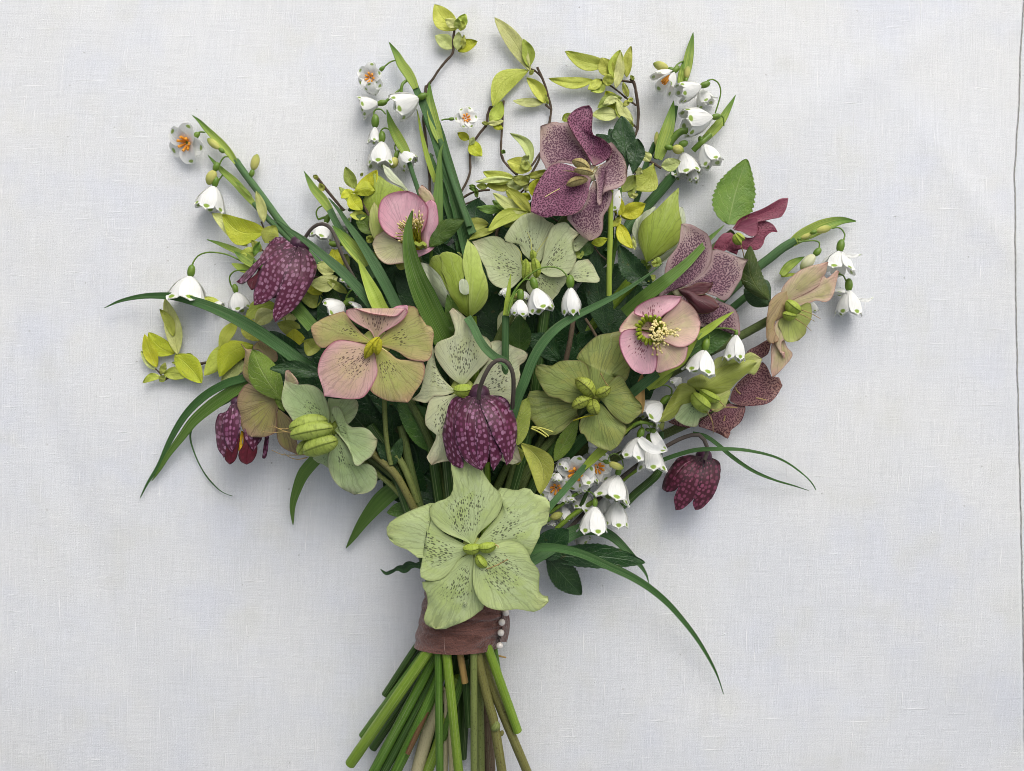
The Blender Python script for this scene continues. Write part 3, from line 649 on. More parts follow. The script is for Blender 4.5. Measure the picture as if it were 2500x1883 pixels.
cut('thin cream stem behind the upright green and lime ones', "900,1000 898,1350 890,1800", 44, 's_cream', (2.2, 1.6, 1.2))
cut('thin yellowish cream stem tight against the bright lime stem', "930,1100 936,1450 945,1800", 42, 's_cream', (2.3, 1.9, 1.5))
cut('green stem crossing behind the upright green one near the bottom edge', "1000,900 900,1250 700,1800", 84, 's_lime', (2.0, 1.6, 1.2))
cut('dark green stem crossing behind the two middle stems', "1060,800 1000,1000 870,1400", 66, 's_green', (2.5, 2.2, 1.8))
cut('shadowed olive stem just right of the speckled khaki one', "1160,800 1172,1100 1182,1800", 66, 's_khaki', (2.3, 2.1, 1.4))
cut('rough bark covered stick at the bottom edge', "1200,900 1235,1350 1262,1800", 92, 's_bark', (1.7, 1.5, 1.0), bumps=.15)
cut('short dark stem between straw stick and khaki stem', "1050,750 1060,1000 1082,1300", 62, 's_dark', (2.6, 2.5, 2.1))
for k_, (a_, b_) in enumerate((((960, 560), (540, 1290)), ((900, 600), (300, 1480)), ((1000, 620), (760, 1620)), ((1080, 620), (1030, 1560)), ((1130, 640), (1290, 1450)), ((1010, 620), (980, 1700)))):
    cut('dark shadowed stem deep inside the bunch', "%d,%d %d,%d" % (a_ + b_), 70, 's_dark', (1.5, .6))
cut('pale pinkish splinter under the lowest pearl', "1300,722 1385,742", 18, 's_tan', (2.3, 2.2), taper=.7)

# ------------------------------------------------------------------ flower builders
NECK = (1133, 1490)
_k = [0]
def to_neck(parent, f, c, z, wid=20, mat='s_stalk', end=None, dz=0.9, mid=None):
    """a stem from under a bloom down to the neck of the bouquet (photo pixels)"""
    _k[0] += 1; rnd = random.Random(_k[0] * 17)
    a = px(f, *c); e = end or (NECK[0] + rnd.uniform(-62, 62), NECK[1] + rnd.uniform(-10, 30))
    ze = BZ + rnd.uniform(-1.4, 1.2)
    m = mid or (a[0] * .35 + e[0] * .65, a[1] * .6 + e[1] * .4)
    s = "%.1f,%.1f %.1f,%.1f %.1f,%.1f" % (a[0], a[1], m[0], m[1], e[0], e[1])
    z1 = max(.3, z - dz)
    return tube(parent, 'P', s, wid, MT[mat], (z1, max(.6, min(z1 - .6, 2.4)), ze), 'stem', n=20)

def hellebore(label, f, c, Z, mat, petals, stem='s_stalk', grp='hellebore blooms in the bouquet', sw=21, stem_on=True, core=None):
    th = thing('hellebore', label, 'hellebore', U(px(f, *c), 0), grp)
    for p in petals:
        lay, s = p[0], p[1]; o = dict(p[2]) if len(p) > 2 else {}
        ff = o.pop('f', f); m = MT[o.pop('m', mat)]
        zb = Z + .05 + .12 * lay; zt = Z + .42 * lay + o.pop('dz', 0)
        o.setdefault('bulge', .12); o.setdefault('cup', -.02)
        petal(th, ff, s, m, o.pop('zb', zb), zt, **o)
    if core:
        mb = MB(); mb.add(ellipsoid(U(px(f, *c), (Z - .12) * CM), (0, 0, 1), .0016, core[0] * fk(f) * sc(Z * CM), 8, 18)); mb.build('receptacle', MT[core[1]], th)
    if stem_on: to_neck(th, f, c, Z, sw, stem)
    return th

def bell(parent, f, top, bot, wid, z=None, tilt=0.0, flare=.18, roll=None, ped=None, pz=None, stamens=False, ov=46, n=6, close=0.0, skip=(), narrow=1.0):
    """a nodding bell of six white petals: top is the join with the ovary, bot the mouth (frame pixels), wid its width"""
    _k[0] += 1; rnd = random.Random(_k[0] * 31); k = fk(f)
    R0 = wid / 2 * k * S
    if z is None: z = R0 * 100 * .8 + .35
    s_ = sc(z * CM); A = Vector(U(px(f, *top), z * CM)); B = Vector(U(px(f, *bot), z * CM)); d = B - A; d.z = 0
    Lxy = d.length; d.normalize(); ax = Vector((d.x, d.y, tilt)).normalized(); L = Lxy / max(.35, math.sqrt(1 - ax.z ** 2)); R = wid / 2 * k * s_
    e1 = Vector((-d.y, d.x, 0)); e2 = ax.cross(e1).normalized()
    if roll is None: roll = rnd.uniform(0, 1.04)
    # ovary and pedicel
    od = (ax * 1.0).normalized(); ol = ov * k * s_; mb = MB()
    oc = A - od * ol * .45
    mb.add(ellipsoid(oc, od, ol * .62, ol * .36, 8, 10))
    if ped:
        pp, _ = parse(f, ped); pc = crom(pp, 18); zz = np.interp(np.linspace(0, 1, 18), [0, 1], [pz if pz is not None else z, z])
        P_ = [U(pc[i], zz[i] * CM) for i in range(18)]; P_.append(tuple(oc - od * ol * .3))
        mb.add(tube_data(P_, [k * s_ * 6.5] * 17 + [k * s_ * 9, k * s_ * 12], 7))
    fl = mb.build('flower', MT['ovary'], parent)
    N, Mc = 13, 9
    for i in range(n):
        if i in skip: continue
        th0 = roll + i * math.pi * 2 / n + rnd.uniform(-.08, .08); rs = (1.0 if i % 2 else .93); fj = flare + rnd.uniform(-.06, .14); lj = rnd.uniform(.93, 1.04)
        V, UV, ME = [], [], []
        for a in range(N):
            u = a / (N - 1)
            r = R * rs * (math.sin(min(1, u * 1.22 + .02) * math.pi / 2) ** .8) * (1 - close * max(0, u - .45) ** 1.2 * 1.6)
            r += R * fj * max(0, (u - .62) / .38) ** 2
            hw = narrow * .66 * max(0, math.sin(math.pi * (.10 + .80 * u ** .95))) ** .5
            if u > .93: hw *= max(.1, ((1 - u) / .07)) ** .7
            for b in range(Mc):
                v = b / (Mc - 1); ee = 2 * v - 1; ph = th0 + ee * hw; rr = r * (1 - .05 * (1 - ee * ee)) + .00025 * mnoise.noise(Vector((u * 4, v * 3, _k[0] + i)))
                p = A + ax * (L * lj * (u - (.02 + .05 * ee * ee * u))) + (e1 * math.cos(ph) + e2 * math.sin(ph)) * rr
                q = cloth_z(p.x, p.y) + .0005
                if p.z < q: p.z = q
                V.append(tuple(p)); UV.append((v, u)); ME.append((ee * hw * r * 100, u * L * 100))
        mesh_obj('petal', V, grid_faces(N, Mc), MT['white'], fl, UV, ME, None, .0003)
    if stamens:
        mb = MB()
        for i in range(7):
            q = i * .9; off = (e1 * math.cos(q) + e2 * math.sin(q)) * R * .2
            a0 = A + ax * L * .3 + off * .4; a1 = A + ax * L * .78 + off; mb.add(tube_data([a0, (a0 + a1) / 2, a1], [R * .045, R * .08, R * .07], 6))
        mb.build('stamens', MT['orange'], fl)
    return fl

def star(parent, f, c, R_, z, dir=(0, 0), n=6, roll=.2, cupd=.4, ped=None, skip=()):
    """an open white flower that shows its orange stamens; dir leans its face away from straight up (frame x right, y down)"""
    _k[0] += 1; rnd = random.Random(_k[0] * 13); k = fk(f); R = R_ * k * sc(z * CM)
    ax = Vector((dir[0], -dir[1], 1)).normalized(); e1 = ax.cross(Vector((0, 1, .01))).normalized(); e2 = ax.cross(e1).normalized()
    C = Vector(U(px(f, *c), z * CM)) - ax * R * .25; mb = MB()
    if ped:
        pp, _ = wpath(f, ped, (z, z), 16); mb.add(tube_data(pp, k * S * 6.5, 7)); o = Vector(pp[-1]); d = (Vector(pp[-1]) - Vector(pp[-3])).normalized(); mb.add(ellipsoid(o + d * R * .18, d, R * .28, R * .15, 8, 9))
    mb.add(ellipsoid(C - ax * R * .1, ax, R * .22, R * .2, 8, 9))
    fl = mb.build('flower', MT['ovary'], parent); N, Mc = 13, 9
    for i in range(n):
        if i in skip: continue
        th0 = roll + i * 2 * math.pi / n + rnd.uniform(-.12, .12); rad = e1 * math.cos(th0) + e2 * math.sin(th0); lat = ax.cross(rad); cd = cupd * rnd.uniform(.7, 1.3); l_ = rnd.uniform(.9, 1.08)
        V, UV, ME = [], [], []
        for a in range(N):
            u = a / (N - 1); w_ = R * .46 * max(0, math.sin(math.pi * (.12 + .8 * u ** .95))) ** .6 * (1 if u < .93 else max(.1, (1 - u) / .07) ** .7)
            for b in range(Mc):
                ee = b / (Mc - 1) * 2 - 1
                p = C + rad * R * l_ * u + ax * (R * cd * (u ** .8 - .55 * u ** 3) + ee * ee * w_ * .3 + (i % 2) * R * .05) + lat * ee * w_
                p.z = max(p.z, cloth_z(p.x, p.y) + .0004); V.append(tuple(p)); UV.append(((ee + 1) / 2, u)); ME.append((ee, u))
        mesh_obj('petal', V, grid_faces(N, Mc), MT['white'], fl, UV, ME, None, .0003)
    mb = MB()
    for i in range(7):
        q = i * .9 + roll; off = e1 * math.cos(q) + e2 * math.sin(q); a0 = C + off * R * .06; a1 = C + off * R * .34 + ax * R * .42
        mb.add(tube_data([a0, (a0 + a1) / 2, a1], [R * .04, R * .065, R * .07], 6))
    mb.build('stamens', MT['orange'], fl)
    return fl

def bud(parent, f, a, b, wid, mat='bud', z=.6, ped=None):
    k = fk(f); A = Vector(U(px(f, *a), z * CM)); B = Vector(U(px(f, *b), z * CM)); d = (B - A).normalized(); r = wid * k / 2 * sc(z * CM)
    mb = MB(); mb.add(ellipsoid(A - d * r * .7, d, r * .95, r * .62, 8, 10))
    if ped:
        P_, _ = wpath(f, ped, (z, z), 12); P_.append(tuple(A - d * r * 1.2)); mb.add(tube_data(P_, k * 6.5 * S, 6))
    fl = mb.build('bud_base', MT['ovary'], parent)
    V, F, UV, ME = ellipsoid((A + B) / 2, d, (B - A).length / 2, r, 12, 12, r * .9, .35)
    mesh_obj('bud', V, F, MT[mat], fl, UV, ME)
    return fl

def snowflake(label, f, at):
    return thing('snowflake_stem', label, 'snowflake flower', U(px(f, *at), 0), 'white snowflake stems in the bouquet')

# ================================================================== HELLEBORES
# large green bloom over the ribbon
h = hellebore('largest pale green hellebore, lowest in the bouquet, lying over the brown ribbon', 'O', (850, 800), 5.6, 'h_green', [
    (0, "850,800 700,720 600,660 520,560 490,470 540,418 440,450 340,490 260,530 190,570 150,620 *150,680 180,740 240,780 320,810 380,860 420,880 470,868 482,880 450,930 418,980 418,1020 450,1050 510,1062 580,1050 640,1010 690,950 720,900 780,850", {'cup': -.05, 'wave': .3}),
    (0, "870,760 960,640 1050,530 1090,440 1045,315 1120,308 1200,325 1270,303 1320,318 1330,345 1400,370 1462,400 *1474,470 1460,560 1445,600 1400,630 1390,700 1360,760 1330,825 1300,855 1200,800 1100,780 980,790 900,790", {'wave': .3}),
    (.4, "845,840 780,860 720,900 690,950 640,1010 580,1050 500,1066 440,1066 440,1110 470,1160 482,1240 470,1300 450,1350 458,1400 490,1430 *545,1452 625,1450 645,1440 700,1420 780,1390 850,1350 900,1310 942,1272 930,1200 900,1130 870,1030 862,930", {'dz': -.6, 'wave': .35}),
    (1.2, "868,830 855,930 846,1050 860,1130 890,1200 940,1260 1010,1290 1100,1302 1200,1290 1260,1298 1340,1312 1400,1290 *1462,1230 1465,1192 1430,1182 1390,1160 1386,1060 1390,1000 1370,950 1330,910 1310,860 1290,815 1250,770 1190,740 1120,734 1060,755 1010,775 940,800", {'wave': .28}),
    (1.4, "845,770 760,725 690,700 600,655 530,590 500,525 500,475 535,425 610,400 655,378 685,320 690,260 680,190 670,120 690,60 *790,20 900,110 940,190 985,260 1030,310 1072,350 1086,410 1078,470 1040,540 980,600 920,650 885,690 868,730", {'wave': .22, 'dz': -.3}),
], core=(100, 'core_g'))
blob(h, 'O', (765, 800), (915, 785), 92, MT['carpel'], 6.0, 'carpel', 1, .2); blob(h, 'O', (890, 790), (1040, 770), 92, MT['carpel'], 6.05, 'carpel', 1, .2, tilt=.2); blob(h, 'O', (880, 850), (960, 950), 88, MT['carpel'], 5.95, 'carpel', 1, .2)
tube(h, 'O', "1030,765 1055,780 1050,790", 9, MT['style'], (6.5, 6.6), 'style'); tube(h, 'O', "960,965 1050,930 1135,885", 9, MT['style'], (6.2, 6.4, 6.4), 'style')
wd = thing('water_drop', 'single clear water drop on the lowest petal of the big green hellebore', 'water drop', U(px('O', 785, 1250), 5.7 * CM))
t = NT('water'); p_ = t.n('BsdfPrincipled'); p_.inputs['Transmission Weight'].default_value = 1; p_.inputs['Roughness'].default_value = .02; p_.inputs['IOR'].default_value = 1.33; o_ = t.n('OutputMaterial'); t.t.links.new(p_.outputs[0], o_.inputs[0])
V_, F_, a_, b_ = ellipsoid(U(px('O', 785, 1250), 5.62 * CM), (0, 0, 1), .0009, .00125, 12, 16); mesh_obj('drop', V_, F_, t.m, wd, a_, b_)

# pink edged bloom, centre left
h = hellebore('rosy edged green hellebore, facing up at centre left above the seed pod bloom', 'K', (890, 470), 5.5, 'h_pinkgreen', [
    (0, "870,460 790,390 730,330 690,280 655,225 640,200 560,220 480,250 410,290 370,320 *368,360 390,430 420,480 470,502 520,470 570,440 650,436 760,455", {'wave': .2, 'dz': .2}),
    (.2, "900,470 960,390 1010,330 1080,280 1110,220 1100,190 1140,155 1220,168 1240,222 1270,260 1300,310 1350,330 *1360,390 1352,480 1345,560 1310,606 1240,606 1160,590 1100,550 1060,525 990,500", {'wave': .2, 'dz': .2}),
    (.5, "985,225 1000,195 1060,160 1140,150 *1152,180 1150,210 1100,240 1050,250", {'m': 'h_pink', 'dz': .1}),
    (1.0, "890,450 850,365 790,330 720,290 670,250 648,212 660,185 720,180 780,200 850,220 *920,232 1000,240 1060,240 1105,205 1135,178 1152,205 1120,260 1060,310 1000,345 930,390", {'m': 'h_pinkish', 'curl': .25, 'dz': .3, 'cup': .15}),
    (.5, "900,500 980,520 1070,590 1150,598 1270,610 1292,660 1286,720 1260,790 1210,860 1170,925 *1150,942 1080,937 1000,930 920,900 845,840 850,740 860,640 880,560", {'wave': .16}),
    (1.1, "868,500 800,470 720,450 640,438 570,440 510,480 460,540 430,610 418,690 440,770 460,830 *472,890 560,902 640,912 720,916 790,900 840,842 880,772 906,700 896,620 885,560", {'m': 'h_pinkish', 'wave': .14}),
], core=(125, 'core_g'))
blob(h, 'K', (920, 410), (800, 590), 88, MT['carpel_y'], 6.0, 'carpel', 1, .9, tilt=.1); blob(h, 'K', (925, 425), (900, 560), 80, MT['carpel_y'], 6.3, 'carpel', 1, .6)
tube(h, 'K', "940,500 985,530", 8, MT['anther'], (6.2, 6.2), 'style')

# cream bloom behind the hanging bell
h = hellebore('cream hellebore with dark flecks, half hidden behind the chequered bell in the middle', 'L', (430, 840), 4.1, 'h_cream', [
    (0, "380,850 290,770 225,670 200,580 190,480 150,600 120,700 90,850 *20,920 80,935 140,945 200,892 290,885", {'wave': .15}),
    (0, "490,850 560,720 640,600 670,500 655,452 740,440 850,490 930,520 *962,550 940,605 890,650 902,720 880,800 870,880 820,960 700,930 560,890", {'wave': .2}),
    (0, "480,880 560,900 700,950 800,960 850,1050 860,1200 880,1310 *910,1420 850,1445 800,1440 700,1380 560,1200", {}),
    (.6, "380,870 290,890 200,890 160,930 140,1000 124,1080 140,1140 190,1180 220,1212 190,1290 150,1370 138,1400 *180,1452 240,1432 300,1420 400,1400 440,1200 430,1000", {'wave': .3}),
    (1.2, "425,800 340,745 270,665 220,585 200,515 230,452 300,425 360,400 370,345 350,280 330,220 322,200 *350,175 400,200 440,240 480,270 510,330 550,380 620,410 660,460 662,540 640,600 560,680 500,740 460,785", {'wave': .2, 'curl': .1}),
], core=(100, 'core_g'))
blob(h, 'L', (355, 840), (520, 830), 115, MT['carpel'], 4.9, 'carpel', 1, .1); blob(h, 'L', (410, 890), (500, 870), 70, MT['carpel'], 4.9, 'carpel', 1, .2)

# olive bloom at centre right
h = hellebore('olive green hellebore with four fat striped seed pods at its centre', 'M', (560, 560), 4.3, 'h_olive', [
    (0, "560,600 450,590 430,690 *445,725 400,760 300,850 200,878 100,800 30,700 20,600 40,520 150,515 260,560 400,640", {'dz': -.6, 'm': 'h_olive', 'zb': 3.9, 'wave': .3}),
    (0, "575,550 530,440 520,390 518,320 460,275 425,255 450,200 540,105 610,60 700,45 770,30 *800,60 850,160 860,260 862,330 832,432 790,420 740,440 690,490 640,540", {'dz': -.3, 'wave': .2}),
    (.4, "545,570 520,460 530,380 512,310 465,270 400,265 300,270 260,288 220,312 150,300 *98,310 90,370 120,440 165,520 210,562 280,575 350,612 430,600", {'wave': .25}),
    (.4, "590,600 550,690 500,705 460,745 445,805 460,862 492,872 512,920 550,942 620,985 *700,1005 760,965 800,905 832,822 790,765 720,720 650,640", {'wave': .25}),
    (.9, "600,560 660,500 700,440 750,395 780,388 810,415 830,465 860,512 900,572 942,612 *957,655 950,692 900,742 850,782 800,775 755,742 700,690 650,620", {'wave': .3}),
], core=(70, 'carpel_o'))
for a, b, w_ in (((565, 560), (415, 415), 130), ((575, 545), (705, 485), 92), ((555, 580), (385, 655), 100), ((560, 585), (590, 712), 112)):
    blob(h, 'M', a, b, w_, MT['carpel_o'], 5.0, 'carpel', 1, .55, tilt=.35)
tube(h, 'M', "680,475 650,430 620,370", 9, MT['style'], (5.2, 5.5), 'style'); tube(h, 'M', "570,710 480,730 400,758", 12, MT['carpel_y'], (5.1, 4.9), 'style')
mb = MB()
for s_ in ("60,810 130,830 200,885", "65,805 150,820 235,850", "55,820 120,850 180,890"):
    P_, _ = wpath('M', s_, (4.4, 4.7), 8); mb.add(tube_data(P_, .00045, 5))
mb.build('style', MT['filament'], h)

# pink bloom with the ring of stamens
h = hellebore('pink hellebore facing up with a full ring of cream stamens', 'I', (390, 1370), 5.2, 'h_pinkspot', [
    (0, "400,1360 470,1240 540,1170 600,1122 612,1100 680,1140 740,1212 *766,1295 756,1370 720,1440 650,1487 580,1492 520,1470 460,1440 430,1400", {'m': 'h_creampink', 'cup': .3, 'wave': .08}),
    (0, "400,1390 460,1440 530,1475 590,1492 660,1480 662,1520 645,1590 600,1640 540,1665 480,1685 *440,1700 405,1690 408,1640 414,1560 395,1490", {'m': 'h_creampink', 'cup': .2, 'wave': .08}),
    (.1, "385,1360 270,1345 180,1352 120,1382 106,1345 140,1290 190,1230 *228,1195 270,1200 330,1260", {'m': 'h_creampink', 'cup': .2}),
    (.7, "390,1350 320,1260 265,1235 226,1222 238,1172 310,1122 400,1086 500,1070 560,1074 *612,1080 590,1132 540,1182 480,1222 430,1270", {'cup': .3, 'curl': .2, 'wave': .08}),
    (.7, "370,1380 290,1362 200,1346 140,1360 110,1402 108,1470 130,1545 170,1620 220,1680 *290,1712 370,1705 404,1670 414,1610 412,1540 395,1470", {'cup': .3, 'wave': .08}),
], core=(135, 'carpel'))
mb = MB(); c0 = Vector(U(px('I', 350, 1355), 5.35 * CM)); k = fk('I') * sc(.055)
for i in range(20):
    q = i / 20 * 2 * math.pi; r0, r1 = 70 * k, (118 + 10 * math.sin(i * 2.3)) * k
    a = c0 + Vector((math.cos(q), math.sin(q), 0)) * r0; b = c0 + Vector((math.cos(q), math.sin(q), 0)) * r1 + Vector((0, 0, .0048))
    mb.add(tube_data([a, (a + b) / 2 + Vector((0, 0, .001)), b], [12 * k, 17 * k, 13 * k], 7))
mb.build('nectary_ring', MT['nectary'], h)
mf, ma = MB(), MB(); rn = random.Random(5); c1 = Vector(U(px('I', 395, 1370), 5.3 * CM))
for i in range(95):
    q = rn.uniform(0, 6.28); rr = (rn.random() ** .5) * 80 * k
    if i > 74: rr = rn.uniform(100, 190) * k; q = rn.choice((rn.uniform(-1.9, -.9), rn.uniform(-.25, .35)))
    tip = c1 + Vector((math.cos(q) * rr, math.sin(q) * rr, .0125 - (rr / (120 * k)) ** 2 * .003)); st = c1 + Vector((math.cos(q), math.sin(q), 0)) * rr * .45
    mf.add(tube_data([st, (st + tip) / 2 + Vector((0, 0, .002)), tip], 2.6 * k, 5)); an = Vector((rn.uniform(-1, 1), rn.uniform(-1, 1), .3))
    ma.add(ellipsoid(tip, an, rn.uniform(11, 17) * k, 9 * k, 6, 7))
mf.build('filaments', MT['filament'], h); ma.build('anthers', MT['anther'], h)

# speckled purple bloom at the top
h = hellebore('wine purple speckled hellebore, highest and largest of the purple ones', 'Y', (1310, 510), 4.6, 'h_purple', [
    (0, "1310,490 1180,440 1060,410 960,410 850,470 830,430 785,340 785,210 *792,35 860,10 930,-10 1000,5 1075,0 1120,110 1180,190 1240,270 1290,380", {'wave': .2}),
    (0, "1330,590 1280,700 1260,790 1220,860 1150,920 1060,945 1060,980 1110,1040 1170,1110 1220,1160 *1290,1200 1340,1182 1400,1140 1426,1060 1430,950 1480,870 1510,790 1520,700 1450,690 1420,700 1400,640 1360,590", {'wave': .2, 'dz': -.4}),
    (.6, "1340,520 1380,460 1420,420 1500,370 1515,300 1480,210 1520,205 1580,280 1640,360 *1668,470 1668,540 1640,620 1560,670 1480,690 1430,720 1415,790 1405,840 1385,845 1362,800 1368,720 1365,640", {'wave': .3, 'cup': .25}),
    (.9, "1300,560 1170,470 1060,425 980,410 900,430 850,475 790,565 740,650 710,740 695,830 *690,900 760,935 850,966 930,945 1000,950 1080,942 1150,920 1212,870 1260,780 1282,680", {'m': 'h_purpledark', 'wave': .2}),
    (1.2, "1330,440 1280,360 1240,290 1180,200 1130,120 1075,20 1065,-40 1110,-110 1200,-160 *1285,-175 1315,-130 1318,-50 1310,60 1330,130 1390,150 1440,180 1500,240 1516,300 1480,360 1420,400 1380,420", {'m': 'h_purpledark', 'wave': .25, 'cup': .35}),
], core=(85, 'h_pale'))
blob(h, 'Y', (1290, 480), (1110, 385), 110, MT['carpel_k'], 5.5, 'carpel', 1, .35, tilt=.2); blob(h, 'Y', (1330, 520), (1130, 480), 85, MT['carpel_k'], 5.55, 'carpel', 1, .5, tilt=.2); blob(h, 'Y', (1270, 575), (1050, 635), 100, MT['carpel_k'], 5.3, 'carpel', 1, .5, tilt=.1)
tube(h, 'Y', "1325,500 1345,460 1420,425", 9, MT['style'], (5.5, 5.6), 'style'); tube(h, 'Y', "1150,500 1060,490 1000,490", 14, MT['carpel_k'], (5.6, 5.4), 'style', taper=.3); tube(h, 'Y', "835,755 900,715 985,670", 8, MT['anther'], (5.15, 5.25), 'style')
tube(h, 'H', "1305,120 1302,300 1300,560 1292,800 1290,1075", 44, MT['limeblade'], (4.2, 4.1, 3.9, 3.7, 3.4), 'cut_stalk', sides=10)

# second mauve bloom on the right
h = hellebore('mauve speckled hellebore crossed by a green blade on the right', 'I', (590, 1020), 3.9, 'h_mauve', [
    (0, "600,1010 490,1050 430,1082 470,920 480,850 505,770 560,700 592,640 *612,490 680,492 760,530 830,580 862,680 862,750 830,840 760,920 660,985", {'wave': .15, 'cup': .2}),
    (0, "640,1060 600,1110 640,1180 700,1240 740,1310 *800,1330 900,1310 1000,1300 1060,1330 1075,1405 1090,1400 1085,1300 1070,1220 1020,1160 930,1120 850,1080 740,1040", {'wave': .3, 'dz': -.4}),
    (.5, "620,1020 700,962 790,890 850,800 862,705 920,700 1000,730 1075,760 *1155,782 1112,860 1100,930 1050,1010 1000,1090 950,1115 900,1085 800,1050 700,1030", {'wave': .2}),
    (.9, "600,1020 690,995 740,970 800,968 *868,968 850,1010 800,1060 720,1070 650,1060", {'m': 'h_maroon', 'wave': .1}),
    (1.2, "585,1022 680,1012 760,1050 860,1090 *918,1165 870,1200 800,1222 735,1212 690,1160 660,1100 620,1070", {'m': 'h_maroon', 'cup': -.4, 'dz': .2}),
], core=(60, 'h_pale'))
# crimson bloom in profile
h = hellebore('crimson hellebore seen side on, pointing to the upper right beside the toothed leaf', 'I', (1030, 560), 2.3, 'h_crimson', [
    (0, "1020,580 1000,620 980,660 975,700 *1062,738 1080,690 1110,690 1080,620", {}),
    (0, "1010,560 950,570 900,625 *868,692 920,702 970,708 1000,650 1040,590", {'m': 'h_crimson'}),
    (.3, "1060,570 1140,600 1210,590 1235,520 1225,472 1300,468 1360,500 *1392,556 1340,558 1292,600 1280,650 1240,697 1170,702 1110,692 1080,630", {'wave': .12, 'bulge': .05}),
    (.8, "1030,530 1080,455 1170,408 1290,358 1370,310 1420,284 *1480,280 1470,350 1442,410 1415,437 1340,450 1280,467 1220,475 1150,485", {'cup': .12, 'wave': .06, 'bulge': .05}),
    (1.3, "1040,540 1100,470 1180,440 1225,440 *1232,510 1225,565 1195,592 1150,580 1100,550", {'cup': .1, 'bulge': .1, 'wave': .06, 'm': 'h_crimsonback'}),
])
blob(h, 'I', (1040, 575), (1100, 660), 70, MT['carpel'], 3.1, 'carpel', 1, .5); blob(h, 'I', (1055, 565), (1130, 620), 60, MT['carpel'], 3.1, 'carpel', 1, .5)
tube(h, 'I', "1095,660 1115,730 1135,850", 8, MT['style'], (3.1, 2.6, 2.2), 'style')

# tan bloom at the right edge
h = hellebore('tan and yellow green hellebore seen side on at the far right edge of the bouquet', 'J', (740, 1020), 2.6, 'h_tan', [
    (0, "760,960 830,910 930,870 1000,800 1030,740 1060,765 1100,737 1140,700 *1157,708 1140,790 1122,880 1090,940 1040,960 980,945 920,967 850,985", {'wave': .12}),
    (0, "690,1200 640,1240 608,1330 610,1430 604,1500 *620,1572 660,1540 720,1480 775,1410 780,1370 740,1330 720,1280", {'m': 'h_tan', 'wave': .12}),
    (.3, "740,1040 830,1000 922,962 940,1050 930,1110 896,1160 890,1210 *830,1270 760,1287 712,1262 690,1200 665,1140 690,1090", {'m': 'h_lime', 'cup': .2}),
    (.7, "720,930 690,872 740,790 830,710 920,670 1000,650 *1072,633 1060,680 1050,725 1020,770 1005,815 960,850 900,885 820,925 760,950", {'wave': .2, 'cup': -.2}),
    (.8, "700,980 650,1120 630,1160 620,1230 650,1320 *720,1370 715,1420 700,1400 690,1290 720,1250 690,1150 720,1080", {'m': 'h_tan', 'wave': .2}),
    (1.3, "738,872 665,888 600,950 582,1030 568,1150 575,1270 *620,1296 672,1268 640,1200 638,1125 680,1090 722,1070 742,960", {'m': 'h_tanback', 'cup': -.15, 'wave': .12}),
])
blob(h, 'J', (730, 950), (850, 1040), 110, MT['carpel'], 3.3, 'carpel', 1, .3); blob(h, 'J', (700, 1055), (820, 1070), 80, MT['carpel'], 3.3, 'carpel', 1, .3)
for s_ in ("830,1015 930,1050 1010,1095", "800,1040 880,1070 965,1116", "790,1085 870,1135 935,1192"): tube(h, 'J', s_, 9, MT['style'], (3.4, 3.0), 'style', taper=.5)

# rusty bloom, lower right
h = hellebore('rust red speckled hellebore lying flat at lower right under the lime one', 'V', (1040, 870), 1.3, 'h_rust', [
    (0, "1040,870 1100,885 1180,897 1172,970 1132,1050 1052,1112 1045,1150 *1025,1187 990,1172 960,1150 860,1112 800,1090 755,1072 800,1012 900,950", {'wave': .25}),
    (0, "1000,860 880,940 700,1080 640,1086 560,1070 *490,1038 540,1010 700,930", {'wave': .1}),
    (.2, "1150,640 1190,420 1290,350 1400,290 *1412,330 1390,420 1320,472 1240,560", {'m': 'h_rust'}),
    (.6, "1050,850 1050,800 1080,730 1150,650 1230,590 1300,560 1325,490 1380,542 1420,632 1480,630 *1517,710 1480,782 1420,852 1350,882 1270,892 1180,896 1100,882", {'wave': .2}),
])
mb = MB()
for s_ in ("1090,720 1110,760 1140,785", "985,905 1050,905 1110,908", "1000,980 990,1030", "1280,820 1370,840"): P_, _ = wpath('V', s_, (2.2, 2.2), 6); mb.add(tube_data(P_, .0004, 5))
mb.build('style', MT['style'], h)

# lime bloom in profile above it
h = hellebore('lime green hellebore on its side above the rust red one, its seed pod peeping out', 'V', (760, 760), 3.0, 'h_lime', [
    (0, "860,650 880,540 920,462 1040,440 1140,450 1230,408 *1332,470 1300,560 1260,612 1200,600 1000,640", {'dz': -.5, 'wave': .3}),
    (0, "760,840 690,865 610,885 575,950 540,1000 600,1050 650,1072 *710,1082 750,1072 772,1010 830,980 860,930 850,870", {'m': 'h_mint', 'wave': .15}),
    (0, "860,860 900,800 960,780 1050,755 *1000,900 930,945 880,930", {'m': 'h_lime'}),
    (0, "450,1040 400,1050 405,1090 *440,1116 452,1060", {'dz': -.8}),
    (1.0, "740,770 690,700 600,692 560,742 500,840 450,932 420,1000 *400,1042 460,1032 530,1000 572,950 600,892 660,882 700,842 702,790", {'m': 'h_limeback', 'cup': -.35, 'wave': .2}),
    (1.2, "760,755 650,690 700,640 800,600 900,562 1030,520 1150,490 1250,474 *1290,500 1240,562 1170,622 1090,692 1030,762 950,792 880,770 820,745", {'m': 'h_limeback', 'cup': -.35, 'wave': .2}),
])
blob(h, 'V', (700, 780), (870, 920), 130, MT['carpel'], 3.7, 'carpel', 1, .15); blob(h, 'V', (770, 750), (960, 850), 95, MT['carpel'], 3.5, 'carpel', 1, .2); blob(h, 'V', (690, 840), (850, 960), 60, MT['carpel'], 3.3, 'carpel', 1, .3)
